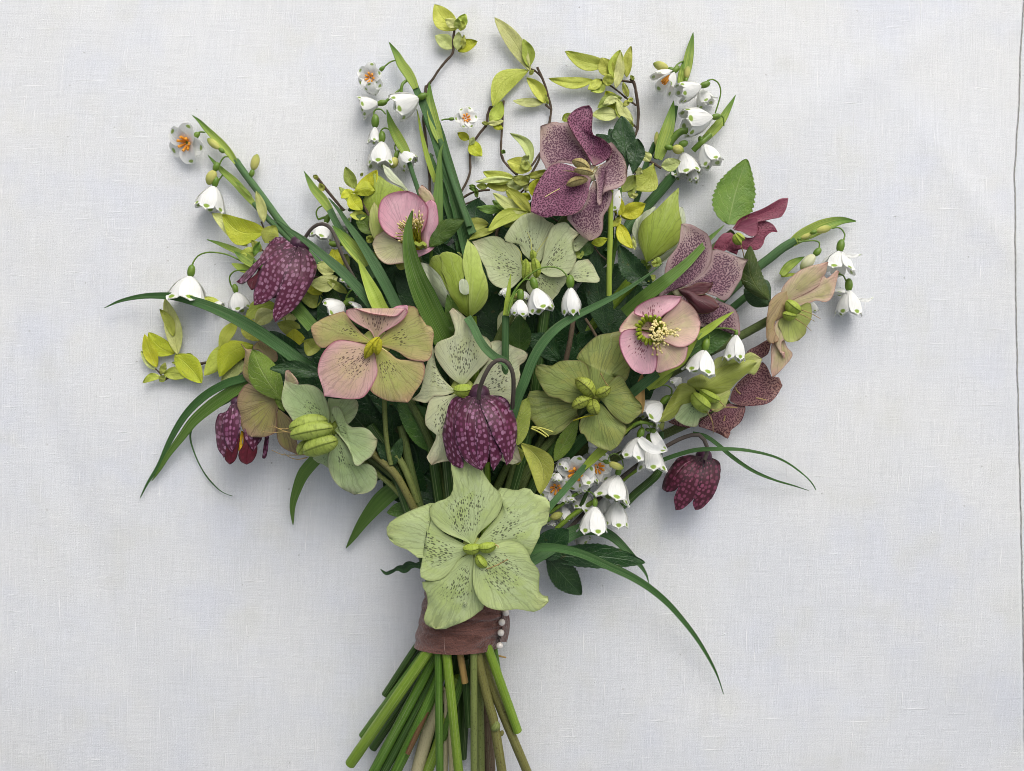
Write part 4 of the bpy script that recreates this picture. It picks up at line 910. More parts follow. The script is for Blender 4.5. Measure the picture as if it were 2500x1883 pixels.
tube(h, 'V', "840,950 870,1000 890,1060 893,1140", 12, MT['style'], (3.6, 3.2, 2.6), 'style', taper=.5); tube(h, 'V', "860,920 930,930 990,890", 9, MT['style'], (3.7, 3.4), 'style', taper=.5); tube(h, 'V', "950,850 980,880 990,900", 10, MT['style'], (3.7, 3.4), 'style', taper=.5)

# mint bloom with seed pods
h = hellebore('sage green hellebore with three big ribbed seed pods pointing left', 'Z', (1060, 1230), 4.1, 'h_mint', [
    (0, "1040,1180 1000,1060 1005,930 1060,935 1180,937 1290,942 *1312,1000 1290,1090 1230,1172 1180,1192 1120,1130", {'dz': -.5}),
    (0, "1000,1480 940,1500 850,1530 *900,1580 960,1600 1010,1630 1020,1560", {'dz': -1.0}),
    (.2, "1080,1290 1060,1400 1012,1490 1000,1560 1012,1650 1060,1760 1140,1840 *1270,1905 1400,1890 1480,1830 1505,1740 1480,1640 1400,1590 1330,1600 1260,1520 1180,1400 1120,1320", {'wave': .3, 'dz': -.6}),
    (.7, "1010,1190 900,1170 790,1180 660,1162 600,1082 552,1020 530,940 538,860 560,770 *575,680 620,760 700,788 780,785 860,800 932,850 980,930 1012,1030 1020,1112", {'wave': .15, 'cup': .15}),
    (1.1, "575,780 565,700 572,650 *600,640 650,690 705,775 640,795", {'m': 'h_tan', 'dz': .2}),
    (1.0, "1070,1250 1120,1180 1062,1110 1042,1050 1046,1012 1110,1012 1150,1070 1180,1150 1210,1200 1260,1225 1330,1217 1420,1250 *1505,1350 1490,1432 1440,1522 1380,1562 1325,1612 1275,1605 1240,1500 1190,1400 1120,1310", {'wave': .25, 'cup': .2}),
], core=(75, 'carpel'))
for a, b, w_, z_ in (((605, 1235), (1000, 1150), 178, 5.0), ((615, 1310), (1058, 1225), 185, 5.3), ((748, 1475), (1102, 1355), 218, 5.1), ((700, 1500), (800, 1360), 110, 4.6)):
    blob(h, 'Z', a, b, w_, MT['pod'], z_, 'seed_pod', .8, .0, .14, bend=-.15)
for s_, z_ in (("660,1280 560,1270 430,1280 340,1266", 5.2), ("640,1235 560,1240 470,1230 385,1210", 5.0), ("680,1285 560,1262 430,1200", 5.2), ("790,1530 700,1548 620,1530 560,1488", 4.6), ("770,1500 640,1505 540,1500 430,1455", 4.2)): tube(h, 'Z', s_, 13, MT['style'], (z_, z_ - .8), 'style', taper=.4)

# brown backed bloom on the left
h = hellebore('brownish green hellebore seen from the back at the left, above the open chequered bell', 'Z', (470, 930), 2.6, 'h_brown', [
    (0, "500,1040 475,1120 478,1260 500,1372 560,1440 *700,1502 695,1400 672,1330 640,1280 650,1170 560,1080", {'m': 'h_brown', 'dz': -.8}),
    (0, "400,520 300,440 240,422 270,370 *315,338 400,388 472,440 492,522 460,560", {'m': 'h_brown', 'dz': -.5}),
    (.5, "460,900 350,882 300,850 220,790 150,712 135,660 152,560 160,450 *118,372 170,430 240,432 265,520 300,640 340,760 410,850", {'cup': -.2, 'wave': .2}),
    (.8, "480,930 380,890 280,832 190,775 130,830 90,900 78,990 110,1080 120,1200 160,1285 *230,1320 330,1322 400,1310 470,1270 485,1180 480,1080 500,1020", {'cup': -.25, 'wave': .15}),
])
leaf(h, 'Z', (540, 950), (235, 430), 270, MT['gleaf'], (3.3, 4.0), bend=-30, fold=-.3, name='bract', peak=.5)
leaf(h, 'Z', (560, 1060), (465, 925), 46, MT['gleaf'], (3.6, 3.9), name='bract')

# pink bloom at the upper left with stamens
h = hellebore('pink cupped hellebore at upper left with a blade of green across its stamens', 'G', (1010, 690), 3.6, 'h_pink', [
    (0, "1080,330 1072,275 *1100,240 1160,290 1205,370 1150,400", {'m': 'h_tan', 'dz': .2}),
    (0, "940,720 870,672 800,612 760,632 720,662 *698,720 720,792 760,850 820,886 900,880 980,860 1010,790", {'m': 'h_cream_green', 'cup': .2}),
    (0, "720,700 680,610 672,540 680,450 *712,380 745,430 755,520 792,600 740,670", {'m': 'h_lime'}),
    (.4, "1000,760 1080,770 1160,745 1200,692 *1216,702 1200,750 1150,792 1080,822 1010,862 980,820", {'m': 'h_pink'}),
    (.8, "980,700 870,668 800,622 760,560 744,490 755,400 790,342 870,300 *980,288 1060,320 1130,390 1152,450 1130,570 1070,660", {'cup': .5, 'dz': .2, 'wave': .1}),
    (1.6, "1120,760 1098,680 1080,580 1064,480 1072,430 1120,392 *1170,363 1212,390 1230,480 1232,560 1212,620 1172,680 1160,745", {'cup': -.3, 'dz': .3, 'wave': .1}),
], core=(110, 'carpel_y'))
mf, ma = MB(), MB(); rn = random.Random(8); k = fk('G') * sc(.045)
for i in range(70):
    a = rn.random(); ang = math.radians(-250 + 190 * a) if i < 52 else math.radians(rn.uniform(60, 120)); rr = rn.uniform(80, 165) * k
    st = Vector(U(px('G', 1050 + rn.uniform(-40, 40), 690 + rn.uniform(-40, 40)), 3.9 * CM)); q = px('G', 1050 + math.cos(ang) * rr / k * (1.0), 650 - abs(math.sin(ang)) * rr / k * 1.2 + rn.uniform(-10, 60))
    tip = Vector(U(q, rn.uniform(4.5, 5.2) * CM)); mf.add(tube_data([st, (st + tip) / 2 + Vector((0, 0, .003)), tip], 3 * k, 5)); ma.add(ellipsoid(tip, tip - st, 15 * k, 7 * k, 5, 6))
mf.build('filaments', MT['carpel_y'], h); ma.build('anthers', MT['anther'], h)
mb = MB()
for i in range(14):
    c = Vector(U(px('G', 1010 + i * 9, 740 + 8 * math.sin(i)), 4.3 * CM)); mb.add(tube_data([c - Vector((0, 0, .004)), c + Vector((0, .001, .002))], [9 * k, 14 * k], 7))
mb.build('nectary_ring', MT['nectary'], h)

# sage bloom in the middle
h = hellebore('sage cream hellebore below the tall purple one, small white bells hanging over it', 'Y', (690, 1500), 3.7, 'h_green2', [
    (0, "700,1400 640,1360 600,1312 570,1242 500,1225 430,1200 422,1170 440,1130 500,1040 580,960 650,925 *740,910 800,950 860,1000 935,1040 880,1120 850,1200 830,1320 780,1420", {'dz': .2}),
    (0, "1080,1540 1150,1420 1190,1400 *1270,1388 1330,1462 1372,1550 1392,1585 1372,1625 1250,1622 1150,1612", {'dz': -.5}),
    (0, "1040,1200 1130,1200 1190,1140 *1280,1195 1190,1290 1140,1310 1060,1300", {'dz': -.3}),
    (.2, "720,1520 800,1540 940,1560 1080,1540 1035,1640 1000,1680 970,1740 930,1780 880,1850 *835,1895 780,1840 690,1760 640,1650", {'dz': -.5}),
    (0, "620,1700 510,1830 420,1900 360,1960 350,2040 360,2150 *420,2300 520,2260 600,2100 660,1900", {'zb': 2.7, 'dz': -1.4}),
    (.5, "640,1510 590,1400 592,1330 560,1265 500,1225 435,1215 395,1172 310,1150 220,1168 *98,1210 150,1312 200,1422 232,1480 260,1580 320,1652 400,1685 480,1692 580,1600", {'cup': .2}),
    (1.0, "770,1500 815,1370 840,1222 880,1112 930,1040 1030,1008 1062,1020 1100,1062 *1182,1130 1122,1200 1130,1300 1157,1370 1132,1450 1090,1522 1020,1562 940,1572 860,1560", {'cup': .15}),
], core=(90, 'core_g'))
for a, b, w_ in (((620, 1590), (640, 1380), 85), ((750, 1580), (720, 1370), 100), ((710, 1400), (705, 1290), 70), ((660, 1540), (600, 1400), 60)): blob(h, 'Y', a, b, w_, MT['carpel'], 4.6, 'carpel', 1, .25, tilt=.2)
for s_ in ("735,1350 790,1260 865,1160", "700,1300 690,1200 655,1110", "600,1420 590,1320 545,1265"): tube(h, 'Y', s_, 8, MT['filament'], (4.7, 4.8), 'style', taper=.5)

def tag(o, label, cat, group=None):
    o['label'] = label; o['category'] = cat
    if group: o['group'] = group
    return o

# ================================================================== SNAKE'S HEAD FRITILLARIES
FG = 'chequered bells in the bouquet'
def fritillary(label, f, top, bot, R, Z, mat, petals, stem=None, sz=None, sw=30):
    th = thing('fritillary', label, 'fritillary', U(px(f, *top), 0), FG)
    A, B = px(f, *top), px(f, *bot); Rp = R * fk(f)
    for p in petals:
        lay, s = p[0], p[1]; o = dict(p[2]) if len(p) > 2 else {}
        m = MT[o.pop('m', mat)]
        petal(th, f, s, m, lay * .13, bell=(A, B, Rp, Z, o.pop('side', 1)), N=24, Mc=13, thick=.0005, **o)
    mb = MB(); mb.add(ellipsoid(U(A, Z * CM), (0, 0, 1), R * fk(f) * S * .30, R * fk(f) * S * .27, 8, 14)); mb.build('crown', MT['h_maroon0'], th)
    if stem: tube(th, f, stem, sw, MT['fstem'], sz, 'stem', n=30)
    return th
fr1 = fritillary('deep purple chequered bell hanging in the very centre of the bouquet', 'L', (565, 880), (575, 1490), 310, 4.9, 'frit', [
    (0, "560,885 400,930 330,1100 320,1300 400,1420 *560,1450 720,1400 800,1300 810,1100 730,930", {'side': -1, 'm': 'frit_in'}),
    (-.6, "600,990 640,1160 648,1300 658,1440 *682,1497 730,1425 752,1370 720,1240 680,1100"),
    (-.5, "540,890 440,890 365,900 320,960 292,1080 270,1200 290,1320 310,1400 *350,1448 430,1480 435,1400 420,1250 410,1050 450,950"),
    (-.2, "640,890 720,885 770,905 800,960 840,1050 865,1180 860,1290 *835,1400 800,1300 760,1150 700,1000"),
    (.2, "555,890 470,915 400,1000 372,1120 380,1230 410,1340 450,1410 520,1465 *585,1492 560,1400 548,1250 550,1100 560,980"),
    (.3, "558,905 545,1000 540,1150 545,1300 558,1420 *585,1496 632,1420 648,1320 645,1200 615,1080 580,980"),
    (.7, "575,890 580,980 630,1090 680,1220 740,1330 770,1400 *788,1452 832,1400 852,1300 872,1200 862,1080 825,980 785,912 700,886"),
], "562,915 565,860 580,800 610,725 660,640 715,600 770,603 818,650 843,730 845,850 838,960 835,1060 845,1300", (6.2, 6.9, 7.0, 6.6, 5.6, 4.2, 2.6), 36)
fr2 = fritillary('pale chequered bell with large pink squares at upper left under a grassy blade', 'D', (1170, 1130), (900, 1680), 300, 2.7, 'frit_b', [
    (0, "1150,1150 1000,1150 850,1300 800,1450 *850,1560 960,1560 1100,1500 1250,1350 1250,1200", {'side': -1, 'm': 'frit_in'}),
    (-.7, "900,1290 800,1380 752,1410 750,1450 *778,1492 805,1480 850,1390 900,1340", {'m': 'frit_in'}),
    (-.3, "1165,1140 1080,1100 1040,1066 *978,1064 930,1110 880,1180 850,1240 920,1260 1050,1210"),
    (-.2, "1060,1110 930,1130 860,1222 765,1318 695,1390 *658,1428 700,1447 765,1400 850,1300 940,1240 1020,1190"),
    (-.3, "1165,1130 1210,1150 1270,1210 1308,1300 1285,1400 *1230,1500 1200,1400 1190,1280"),
    (.3, "1160,1142 1090,1260 1050,1370 1000,1490 970,1600 952,1690 *972,1755 1040,1712 1130,1645 1220,1522 1282,1402 1300,1300 1262,1220 1210,1165"),
    (.6, "1140,1145 1040,1170 950,1210 900,1260 850,1340 820,1440 798,1520 *802,1617 880,1602 960,1552 1005,1492 1045,1400 1085,1290 1130,1210"),
], "1185,1110 1205,1085 1255,1010 1310,965 1370,958 1430,1000 1475,1100 1530,1240 1600,1370 1680,1520 1800,1750", (3.9, 4.3, 4.6, 4.6, 4.2, 3.8, 3.4, 3.0), 30)
fr3 = fritillary('open chequered bell at far left showing yellow stamens and red lining', 'E', (1130, 1010), (1130, 1520), 190, 1.9, 'frit_b', [
    (0, "1130,1150 1060,1250 1040,1390 1030,1470 *1070,1512 1112,1482 1135,1420 1150,1280", {'m': 'frit_in', 'side': 1}),
    (-.5, "1180,1200 1180,1340 1150,1400 1140,1440 1160,1490 *1210,1512 1262,1480 1292,1400 1280,1300 1240,1230", {'m': 'frit_in', 'side': 1}),
    (0, "1330,1200 1355,1290 1342,1380 *1336,1460 1350,1464 1372,1430 1386,1300 1375,1220", {'side': -1, 'm': 'frit'}),
    (-.2, "1100,1020 1070,1060 1030,1090 980,1102 955,1180 960,1290 975,1385 *1022,1458 1052,1400 1040,1250 1060,1130"),
    (.2, "1190,1180 1190,1260 1200,1310 1230,1362 *1262,1402 1300,1345 1332,1300 1300,1230 1240,1190"),
    (.5, "1095,1012 1068,1045 1030,1120 1005,1220 1025,1310 1050,1370 *1090,1412 1122,1352 1152,1232 1158,1130 1145,1050 1125,1018", {'m': 'frit'}),
])
mb = MB()
for s_ in ("1150,1220 1135,1340 1120,1430", "1165,1250 1160,1340 1160,1435", "1175,1250 1185,1370 1190,1455", "1185,1260 1200,1350 1207,1420", "1170,1240 1140,1360 1128,1400"): P_, _ = wpath('E', s_, (2.4, 2.7), 8); mb.add(tube_data(P_, [.0005] * 4 + [.0009] * 4, 6))
mb.build('stamens', MT['yellow'], fr3)
fr4 = fritillary('dark maroon chequered bell lying alone on the linen at lower right', 'M', (1460, 1050), (1330, 1480), 250, .75, 'frit_d', [
    (0, "1460,1060 1350,1060 1200,1180 1180,1300 *1300,1400 1450,1400 1540,1300 1560,1150", {'side': -1, 'm': 'frit_in'}),
    (-.5, "1480,1060 1530,1062 1592,1105 *1592,1220 1552,1332 1505,1400 1480,1250"),
    (0, "1440,1052 1340,1040 1250,1062 1190,1140 1140,1230 1124,1310 *1160,1337 1232,1322 1300,1240 1390,1140"),
    (.2, "1475,1065 1450,1180 1422,1290 1392,1370 1370,1430 *1390,1482 1440,1472 1510,1402 1560,1320 1580,1230 1570,1130 1530,1080"),
    (.5, "1452,1060 1370,1140 1290,1240 1240,1330 1218,1400 *1232,1485 1292,1472 1370,1402 1402,1350 1432,1250 1455,1150"),
], "1468,1075 1488,1010 1480,950 1450,895 1415,872 1370,872 1270,905 1150,968 1000,1060 700,1300 300,1700", (2.1, 2.3, 2.2, 1.8, 1.4, 1.3, 1.6, 2.0), 34)
strap(fr4, 'N', "60,800 150,775 220,747 350,700 500,662 650,655 800,655 950,672 1120,712 1250,772 1370,862 1440,932 1472,988", 34, MT['blade'], (.9, 1.6, 2.6, 1.6, .8, .4), 'tip', .12)
strap(fr4, 'N', "470,528 580,553 690,630 760,692 880,782 1000,852 1150,912 1290,952 1412,992", 32, MT['blade'], (1.5, 1.6, 1.2, .8, .4), 'tip', .12)

# ================================================================== TULIP BUDS
TG = 'green tulip buds in the bouquet'
def tulip(label, f, top, bot, R, Z, petals, stem=True):
    th = thing('tulip', label, 'tulip', U(px(f, *bot), 0), TG); A, B = px(f, *bot), px(f, *top)
    for p in petals:
        o = dict(p[2]) if len(p) > 2 else {}
        petal(th, f, p[1], MT[o.pop('m', 'tulip')], p[0] * .13, bell=(A, B, R * fk(f), Z, o.pop('side', 1)), thick=.0008, **o)
    if stem: to_neck(th, f, bot, Z + .4, 32, 's_lime')
    return th
tu = tulip('green tulip bud in the middle, its right petal standing up like a beak', 'G', (1400, 760), (1490, 1310), 265, 3.1, [
    (0, "1490,1300 1300,1150 1250,950 1300,800 *1400,790 1530,850 1600,1000 1590,1200", {'side': -1}),
    (-.2, "1400,1260 1280,1230 1200,1130 1130,1020 1090,930 *1070,868 1150,885 1250,975 1295,1070 1350,1180", {'m': 'tulip_pale'}),
    (-.6, "1380,1150 1210,1010 1165,920 1185,830 *1240,812 1275,850 1270,940 1300,1040", {'m': 'tulip'}),
    (0, "1480,1312 1380,1240 1325,1120 1290,1000 1258,930 1270,870 1248,802 *1300,785 1372,800 1432,842 1455,950 1440,1010 1490,1100 1500,1210", {'m': 'tulip'}),
    (.8, "1490,1314 1480,1200 1482,1120 1455,1010 1432,900 1435,820 1450,750 *1470,684 1530,742 1572,830 1592,920 1622,1000 1637,1100 1622,1182 1570,1252", {'m': 'tulip_mid'}),
])
petal(tu, 'G', "1440,1130 1408,1105 1402,1030 *1425,1003 1460,1010 1482,1060 1480,1125", MT['tulip_pale'], .16, bell=(px('G', 1490, 1310), px('G', 1400, 760), 265 * fk('G'), 3.1), name='torn_patch', N=10, Mc=7, label='pale torn patch on the tulip petal')
tulip('tall pointed lime tulip bud on the right behind the mauve bloom', 'I', (570, 260), (330, 810), 190, 1.9, [
    (0, "330,800 300,650 330,500 *450,380 560,400 590,560 480,720", {'side': -1}),
    (-.8, "570,560 575,440 590,355 *620,360 640,420 640,490 610,600", {'m': 'tulip_pale'}),
    (-.6, "325,790 260,650 225,600 210,540 240,460 *320,390 410,345 340,450 290,600", {'m': 'tulip_pale'}),
    (-.3, "335,825 420,770 500,715 580,645 *608,560 605,640 560,720 480,790 400,812", {'m': 'tulip_pale'}),
    (.5, "325,805 308,740 270,640 264,560 290,480 340,430 400,378 480,300 540,240 *587,198 588,300 594,400 612,480 602,560 580,640 500,702 420,745"),
])
tulip('lime tulip bud at upper left tucked behind the pink cupped bloom', 'G', (760, 130), (760, 600), 200, 1.7, [
    (-.6, "640,520 540,432 480,362 440,322 *428,258 485,280 530,340 600,430", {'m': 'tulip'}),
    (0, "720,560 640,450 620,400 640,330 690,300 712,220 *700,140 765,170 832,222 940,275 960,320 900,450 800,540", {'m': 'tulip'}),
    (.4, "1000,320 940,262 850,210 800,150 *783,78 835,105 905,185 985,280", {'m': 'tulip_pale'}),
])

# ================================================================== SNOWFLAKES
s1 = snowflake('snowflake stem at upper left with one star flower facing out and a long pointed sheath', 'D', (900, 800))
tube(s1, 'D', "652,440 720,540 800,645 900,780 1000,920 1110,1050 1250,1200 1450,1420", 58, MT['bblade'], (.6, .7, 1.0, 1.6, 2.0), taper=1.15)
strap(s1, 'D', "655,462 600,380 540,310 470,240 400,170 350,115 298,72", 62, MT['spathe'], (.8, .7, .5), 'both', .3, 'spathe')
star(s1, 'D', (240, 300), 172, 1.0, (-.35, .45), 5, .35, .3, "402,212 365,208 345,222")
bud(s1, 'D', (520, 345), (420, 262), 62, 'bud', .9)
bell_b = bud(s1, 'D', (480, 520), (425, 638), 88, 'bud', 1.0, "592,408 560,412 535,440 518,480")
bud(s1, 'D', (790, 520), (828, 388), 72, 'bud', .7, "762,650 768,600 782,560")
s2 = snowflake('snowflake stem below the star one at upper left, single bell hanging at its tip', 'D', (700, 700))
tube(s2, 'D', "800,790 880,880 960,960 1100,1090 1300,1290", 46, MT['bblade'], (.6, .9, 1.4, 1.6), taper=1.1)
strap(s2, 'D', "808,805 720,700 640,610 560,540 500,480 425,395", 62, MT['spathe'], (.7, .6, .5), 'both', .3, 'spathe')
strap(s2, 'D', "775,730 740,690 690,640 650,615", 26, MT['spathe'], (.9, .9), 'both', .1, 'bract')
bell(s2, 'D', (478, 650), (425, 860), 225, None, 0, .2, .35, "548,555 525,585 505,615", 1.1, False, 78)
s3 = snowflake('snowflake stem at left edge under the pale bell, two bells drooping from arched stalks', 'D', (700, 1230))
strap(s3, 'D', "800,1250 700,1195 600,1150 500,1110 418,1084", 50, MT['spathe'], (1.8, 1.2, .7), 'both', .2, 'spathe')
strap(s3, 'D', "800,1300 700,1230 640,1180", 60, MT['spathe'], (2.0, 1.5), 'both', .2, 'bract'); strap(s3, 'D', "780,1330 690,1310 620,1280", 70, MT['limeblade'], (1.8, 1.2), 'both', .3, 'bract')
bell(s3, 'D', (283, 1382), (245, 1600), 290, None, 0, .35, .1, "790,1290 700,1260 600,1212 500,1190 420,1188 350,1212 310,1260 295,1300", 1.6, False, 92)
bell(s3, 'D', (655, 1515), (690, 1680), 185, None, 0, .05, .4, "760,1335 700,1332 640,1342 602,1385 608,1440 622,1470", 1.8, False, 70)
bell(s3, 'D', (480, 1600), (540, 1640), 90, .5, .1, .1, .2, None, None, False, 10)
tube(s3, 'D', "800,1260 900,1330 1050,1450 1250,1600", 40, MT['s_green'], (2.0, 1.6, 1.6))

s4 = snowflake('tallest snowflake stem at top left with three white bells in a loose cluster', 'A', (760, 850))
strap(s4, 'A', "760,800 820,960 880,1130 950,1320 1010,1480 1090,1680 1180,1900", 66, MT['bblade'], (1.0, 1.1, 1.4, 2.2), 'even', .15, 'stem')
strap(s4, 'A', "715,720 690,660 650,590 600,520 560,440 500,345", 82, MT['spathe'], (1.2, 1.0, .7), 'both', .35, 'spathe')
strap(s4, 'A', "700,670 730,750 770,820", 55, MT['bblade'], (1.1, 1.1), 'even', .2, 'stem')
star(s4, 'A', (345, 635), 118, 1.1, (-.25, .2), 6, .3, .5, "555,490 510,505 470,535 455,548")
bell(s4, 'A', (410, 845), (255, 880), 165, None, .05, .25, .5, "645,655 612,680 600,720", .9, False, 75)
bell(s4, 'A', (738, 800), (535, 900), 220, 1.3, .1, .18, .15, None, None, False, 78)
bell(s4, 'A', (390, 770), (360, 690), 130, .8, -.1, .2, .3, None, None, False, 10)
tube(s4, 'A', "645,655 612,680 600,720 598,760", 26, MT['ovary'], (1.0, 1.2, 1.1), 'stalk')
s5 = snowflake('snowflake stem with an orange throated bell pointing right, near the top', 'A', (930, 1000))
strap(s5, 'A', "920,1160 880,1050 850,920 830,800 828,672", 88, MT['spathe'], (1.2, 1.0, .8), 'both', .35, 'spathe')
tube(s5, 'A', "915,1140 960,1290 1010,1450 1080,1650 1150,1850", 52, MT['bblade'], (1.1, 1.4, 1.8, 2.2))
star(s5, 'A', (1125, 962), 98, 1.1, (.5, -.05), 6, .1, .5, "925,980 950,972 990,970")
s6 = snowflake('snowflake stem with bells and one lime bud hanging left, above the lime tulip', 'A', (600, 1100))
strap(s6, 'A', "665,1300 620,1210 570,1120 520,1020 480,890", 84, MT['spathe'], (1.3, 1.1, .9), 'both', .35, 'spathe')
tube(s6, 'A', "650,1285 690,1410 740,1560 800,1750 900,1950", 38, MT['bblade'], (1.2, 1.4, 1.8, 2.4))
bell(s6, 'A', (385, 1030), (375, 1180), 95, 1.0, 0, .35, .4, "472,930 440,895 405,888 380,905 372,945", 1.0, False, 95)
bell(s6, 'A', (440, 1155), (430, 1370), 215, None, .05, .12, .55, "540,1125 510,1065 470,1042 438,1058 430,1085", 1.1, False, 85)
bud(s6, 'A', (555, 1280), (520, 1370), 76, 'bud', .9, "560,1160 545,1200 560,1240")
bell(s6, 'A', (590, 1240), (690, 1350), 170, 1.0, 0, .05, .3, None, None, False, 20)
tag(strap(None, 'A', "880,1480 850,1400 800,1240 760,1070 740,960 725,890", 42, MT['limeblade'], (1.2, .9, .6), 'tip', .2, 'strap_leaf'), 'slim pale tipped blade beside the tallest snowflake stem', 'leaf', 'grassy blades in the bouquet')

s7 = snowflake('snowflake stem at upper right crowded with five white bells and buds', 'C', (400, 1100))
tube(s7, 'C', "560,1150 470,1270 380,1380 300,1470 200,1590 100,1720 -60,1900", 84, MT['blade'], (.9, .8, .9, 1.3, 1.8), taper=1.0)
tube(s7, 'C', "500,700 470,850 390,1020 330,1120", 40, MT['blade'], (.5, .5, .7)); tube(s7, 'C', "330,1000 250,1200 200,1400 130,1600 0,1850", 46, MT['blade'], (.5, .6, 1.0, 1.5))
strap(s7, 'C', "560,510 580,430 600,330 620,220 642,98", 80, MT['spathe'], (.7, .6, .4), 'both', .3, 'spathe')
strap(s7, 'C', "355,1130 390,1020 430,900 460,780 482,655", 110, MT['spathe'], (1.5, 1.4, 1.0), 'both', .35, 'spathe')
strap(s7, 'C', "700,1000 780,920 860,830 920,730 987,608", 72, MT['spathe'], (1.0, .9, .6), 'both', .3, 'spathe')
strap(s7, 'C', "530,520 545,430 560,330", 50, MT['spathe'], (1.0, .9), 'both', .3, 'bract')
tube(s7, 'C', "430,1040 480,960 540,905 600,900", 58, MT['ovary'], (1.2, 1.4, 1.6), 'stalk'); tube(s7, 'C', "640,1060 690,1010 780,930", 48, MT['ovary'], (1.0, 1.3, 1.2), 'stalk')
bud(s7, 'C', (440, 395), (315, 350), 75, 'bud', 1.0)
bud(s7, 'C', (585, 470), (600, 370), 50, 'bud', 1.1)
bell(s7, 'C', (480, 420), (370, 540), 205, 1.2, .25, .3, .9, "565,330 530,345 500,370", 1.0, True, 70, n=5, narrow=.8)
bell(s7, 'C', (705, 535), (515, 605), 165, 1.5, .1, .05, .2, "820,755 855,640 865,570 845,510 800,480 760,490", 1.0, False, 78)
bell(s7, 'C', (700, 560), (760, 690), 150, .7, 0, .3, .5, None, None, False, 10, n=5)
bell(s7, 'C', (795, 790), (540, 850), 240, 1.5, .15, .02, .5, "890,860 885,790 850,765", 1.2, False, 74)
bell(s7, 'C', (720, 1010), (800, 1190), 185, 1.2, .05, .2, .3, None, None, False, 70)
bell(s7, 'C', (560, 1080), (600, 1280), 215, 1.0, .05, .2, .8, None, None, False, 30)
bell(s7, 'C', (500, 1180), (485, 1290), 130, .7, 0, .3, .3, None, None, False, 10, n=5)
bell(s7, 'C', (640, 1200), (640, 1325), 95, .9, .1, .0, .3, None, None, False, 10)
bud(s7, 'C', (470, 1040), (565, 1060), 80, 'bud', 1.8); bud(s7, 'C', (520, 1020), (600, 990), 60, 'ovary', 1.5); bud(s7, 'C', (345, 1030), (345, 905), 45, 'bud', 1.1)

s8 = snowflake('snowflake stem at far right, two bells and a white bud hanging from a slanted sheath', 'J', (800, 470))
tube(s8, 'J', "800,462 700,520 600,600 480,690 340,810 150,990 -100,1200", 74, MT['bblade'], (.8, .7, .8, 1.2, 1.8), taper=1.05)
strap(s8, 'J', "775,480 850,425 950,375 1050,330 1180,295 1300,300", 110, MT['spathe'], (.9, .8, .5), 'both', .3, 'spathe')
bud(s8, 'J', (975, 385), (1100, 350), 62, 'bud', 1.3); bud(s8, 'J', (850, 440), (940, 405), 42, 'bud', 1.2)
bell(s8, 'J', (1165, 545), (1130, 720), 255, 1.3, .05, .35, .0, "1105,360 1150,352 1185,370 1207,410 1200,450", 1.0, False, 95, narrow=.85)
bud(s8, 'J', (962, 575), (850, 695), 92, 'budwhite', 1.2, "830,470 950,458 1000,475 1000,510")
bell(s8, 'J', (1240, 862), (1240, 1080), 205, None, 0, .06, .3, "1160,730 1195,745 1215,780", 1.1, False, 92)
bell(s8, 'J', (1170, 850), (1160, 900), 150, .7, 0, .3, .3, None, None, False, 10, n=4); bell(s8, 'J', (940, 960), (955, 1050), 90, .9, 0, .0, .3, None, None, False, 10, n=5)
for s_, z_ in (("1190,572 1260,585 1310,580 1352,568", 1.9), ("1320,935 1380,945 1410,938 1445,915", 1.2)): strap(s8, 'J', s_, 30, MT['white'], (z_, z_ - .3), 'both', .1, 'petal')
strap(s8, 'J', "690,740 760,660 850,605 880,590", 70, MT['spathe'], (.8, .8, .7), 'both', .3, 'bract'); strap(s8, 'J', "690,750 780,735 860,740", 26, MT['limeblade'], (.7, .7), 'both', .1, 'bract')
tube(s8, 'J', "560,810 450,880 300,1000 100,1160", 60, MT['blade'], (.7, .7, 1.2), 'stem')

s9 = snowflake('snowflake stem in the middle with three small white bells hanging over the sage bloom', 'H', (450, 1300))
tube(s9, 'H', "448,1235 447,1330 445,1500 440,1800 400,2200", 60, MT['bblade'], (5.0, 4.6, 3.4, 2.6), sides=10)
strap(s9, 'H', "448,1235 462,1120 475,1010 490,900", 44, MT['limeblade'], (5.3, 5.4, 5.3), 'tip', .15, 'spathe')
strap(s9, 'H', "460,1235 490,1120 530,1010", 40, MT['spathe'], (5.4, 5.5), 'tip', .15, 'bract')
bell(s9, 'H', (975, 1005), (985, 1245), 170, 5.5, 0, -.02, .35, "480,1180 510,1060 580,960 660,890 740,848 820,838 890,855 935,895 955,930", 5.4, False, 96, close=.12)
bell(s9, 'H', (690, 1015), (745, 1215), 215, 5.4, 0, .05, .3, "470,1200 500,1080 550,990 610,940 650,950", 5.5, False, 90)
bell(s9, 'H', (567, 1105), (560, 1250), 165, 5.4, 0, -.05, .1, "470,1220 490,1130 530,1050 565,1020 575,1040", 5.6, False, 82)
bell(s9, 'H', (450, 1010), (425, 1080), 75, 4.7, 0, .0, .1, None, None, False, 10, n=5); bell(s9, 'H', (600, 1040), (610, 1110), 80, 4.6, 0, .0, .1, None, None, False, 10, n=5)
bud(s9, 'H', (520, 1100), (525, 1040), 45, 'bud', 4.9)

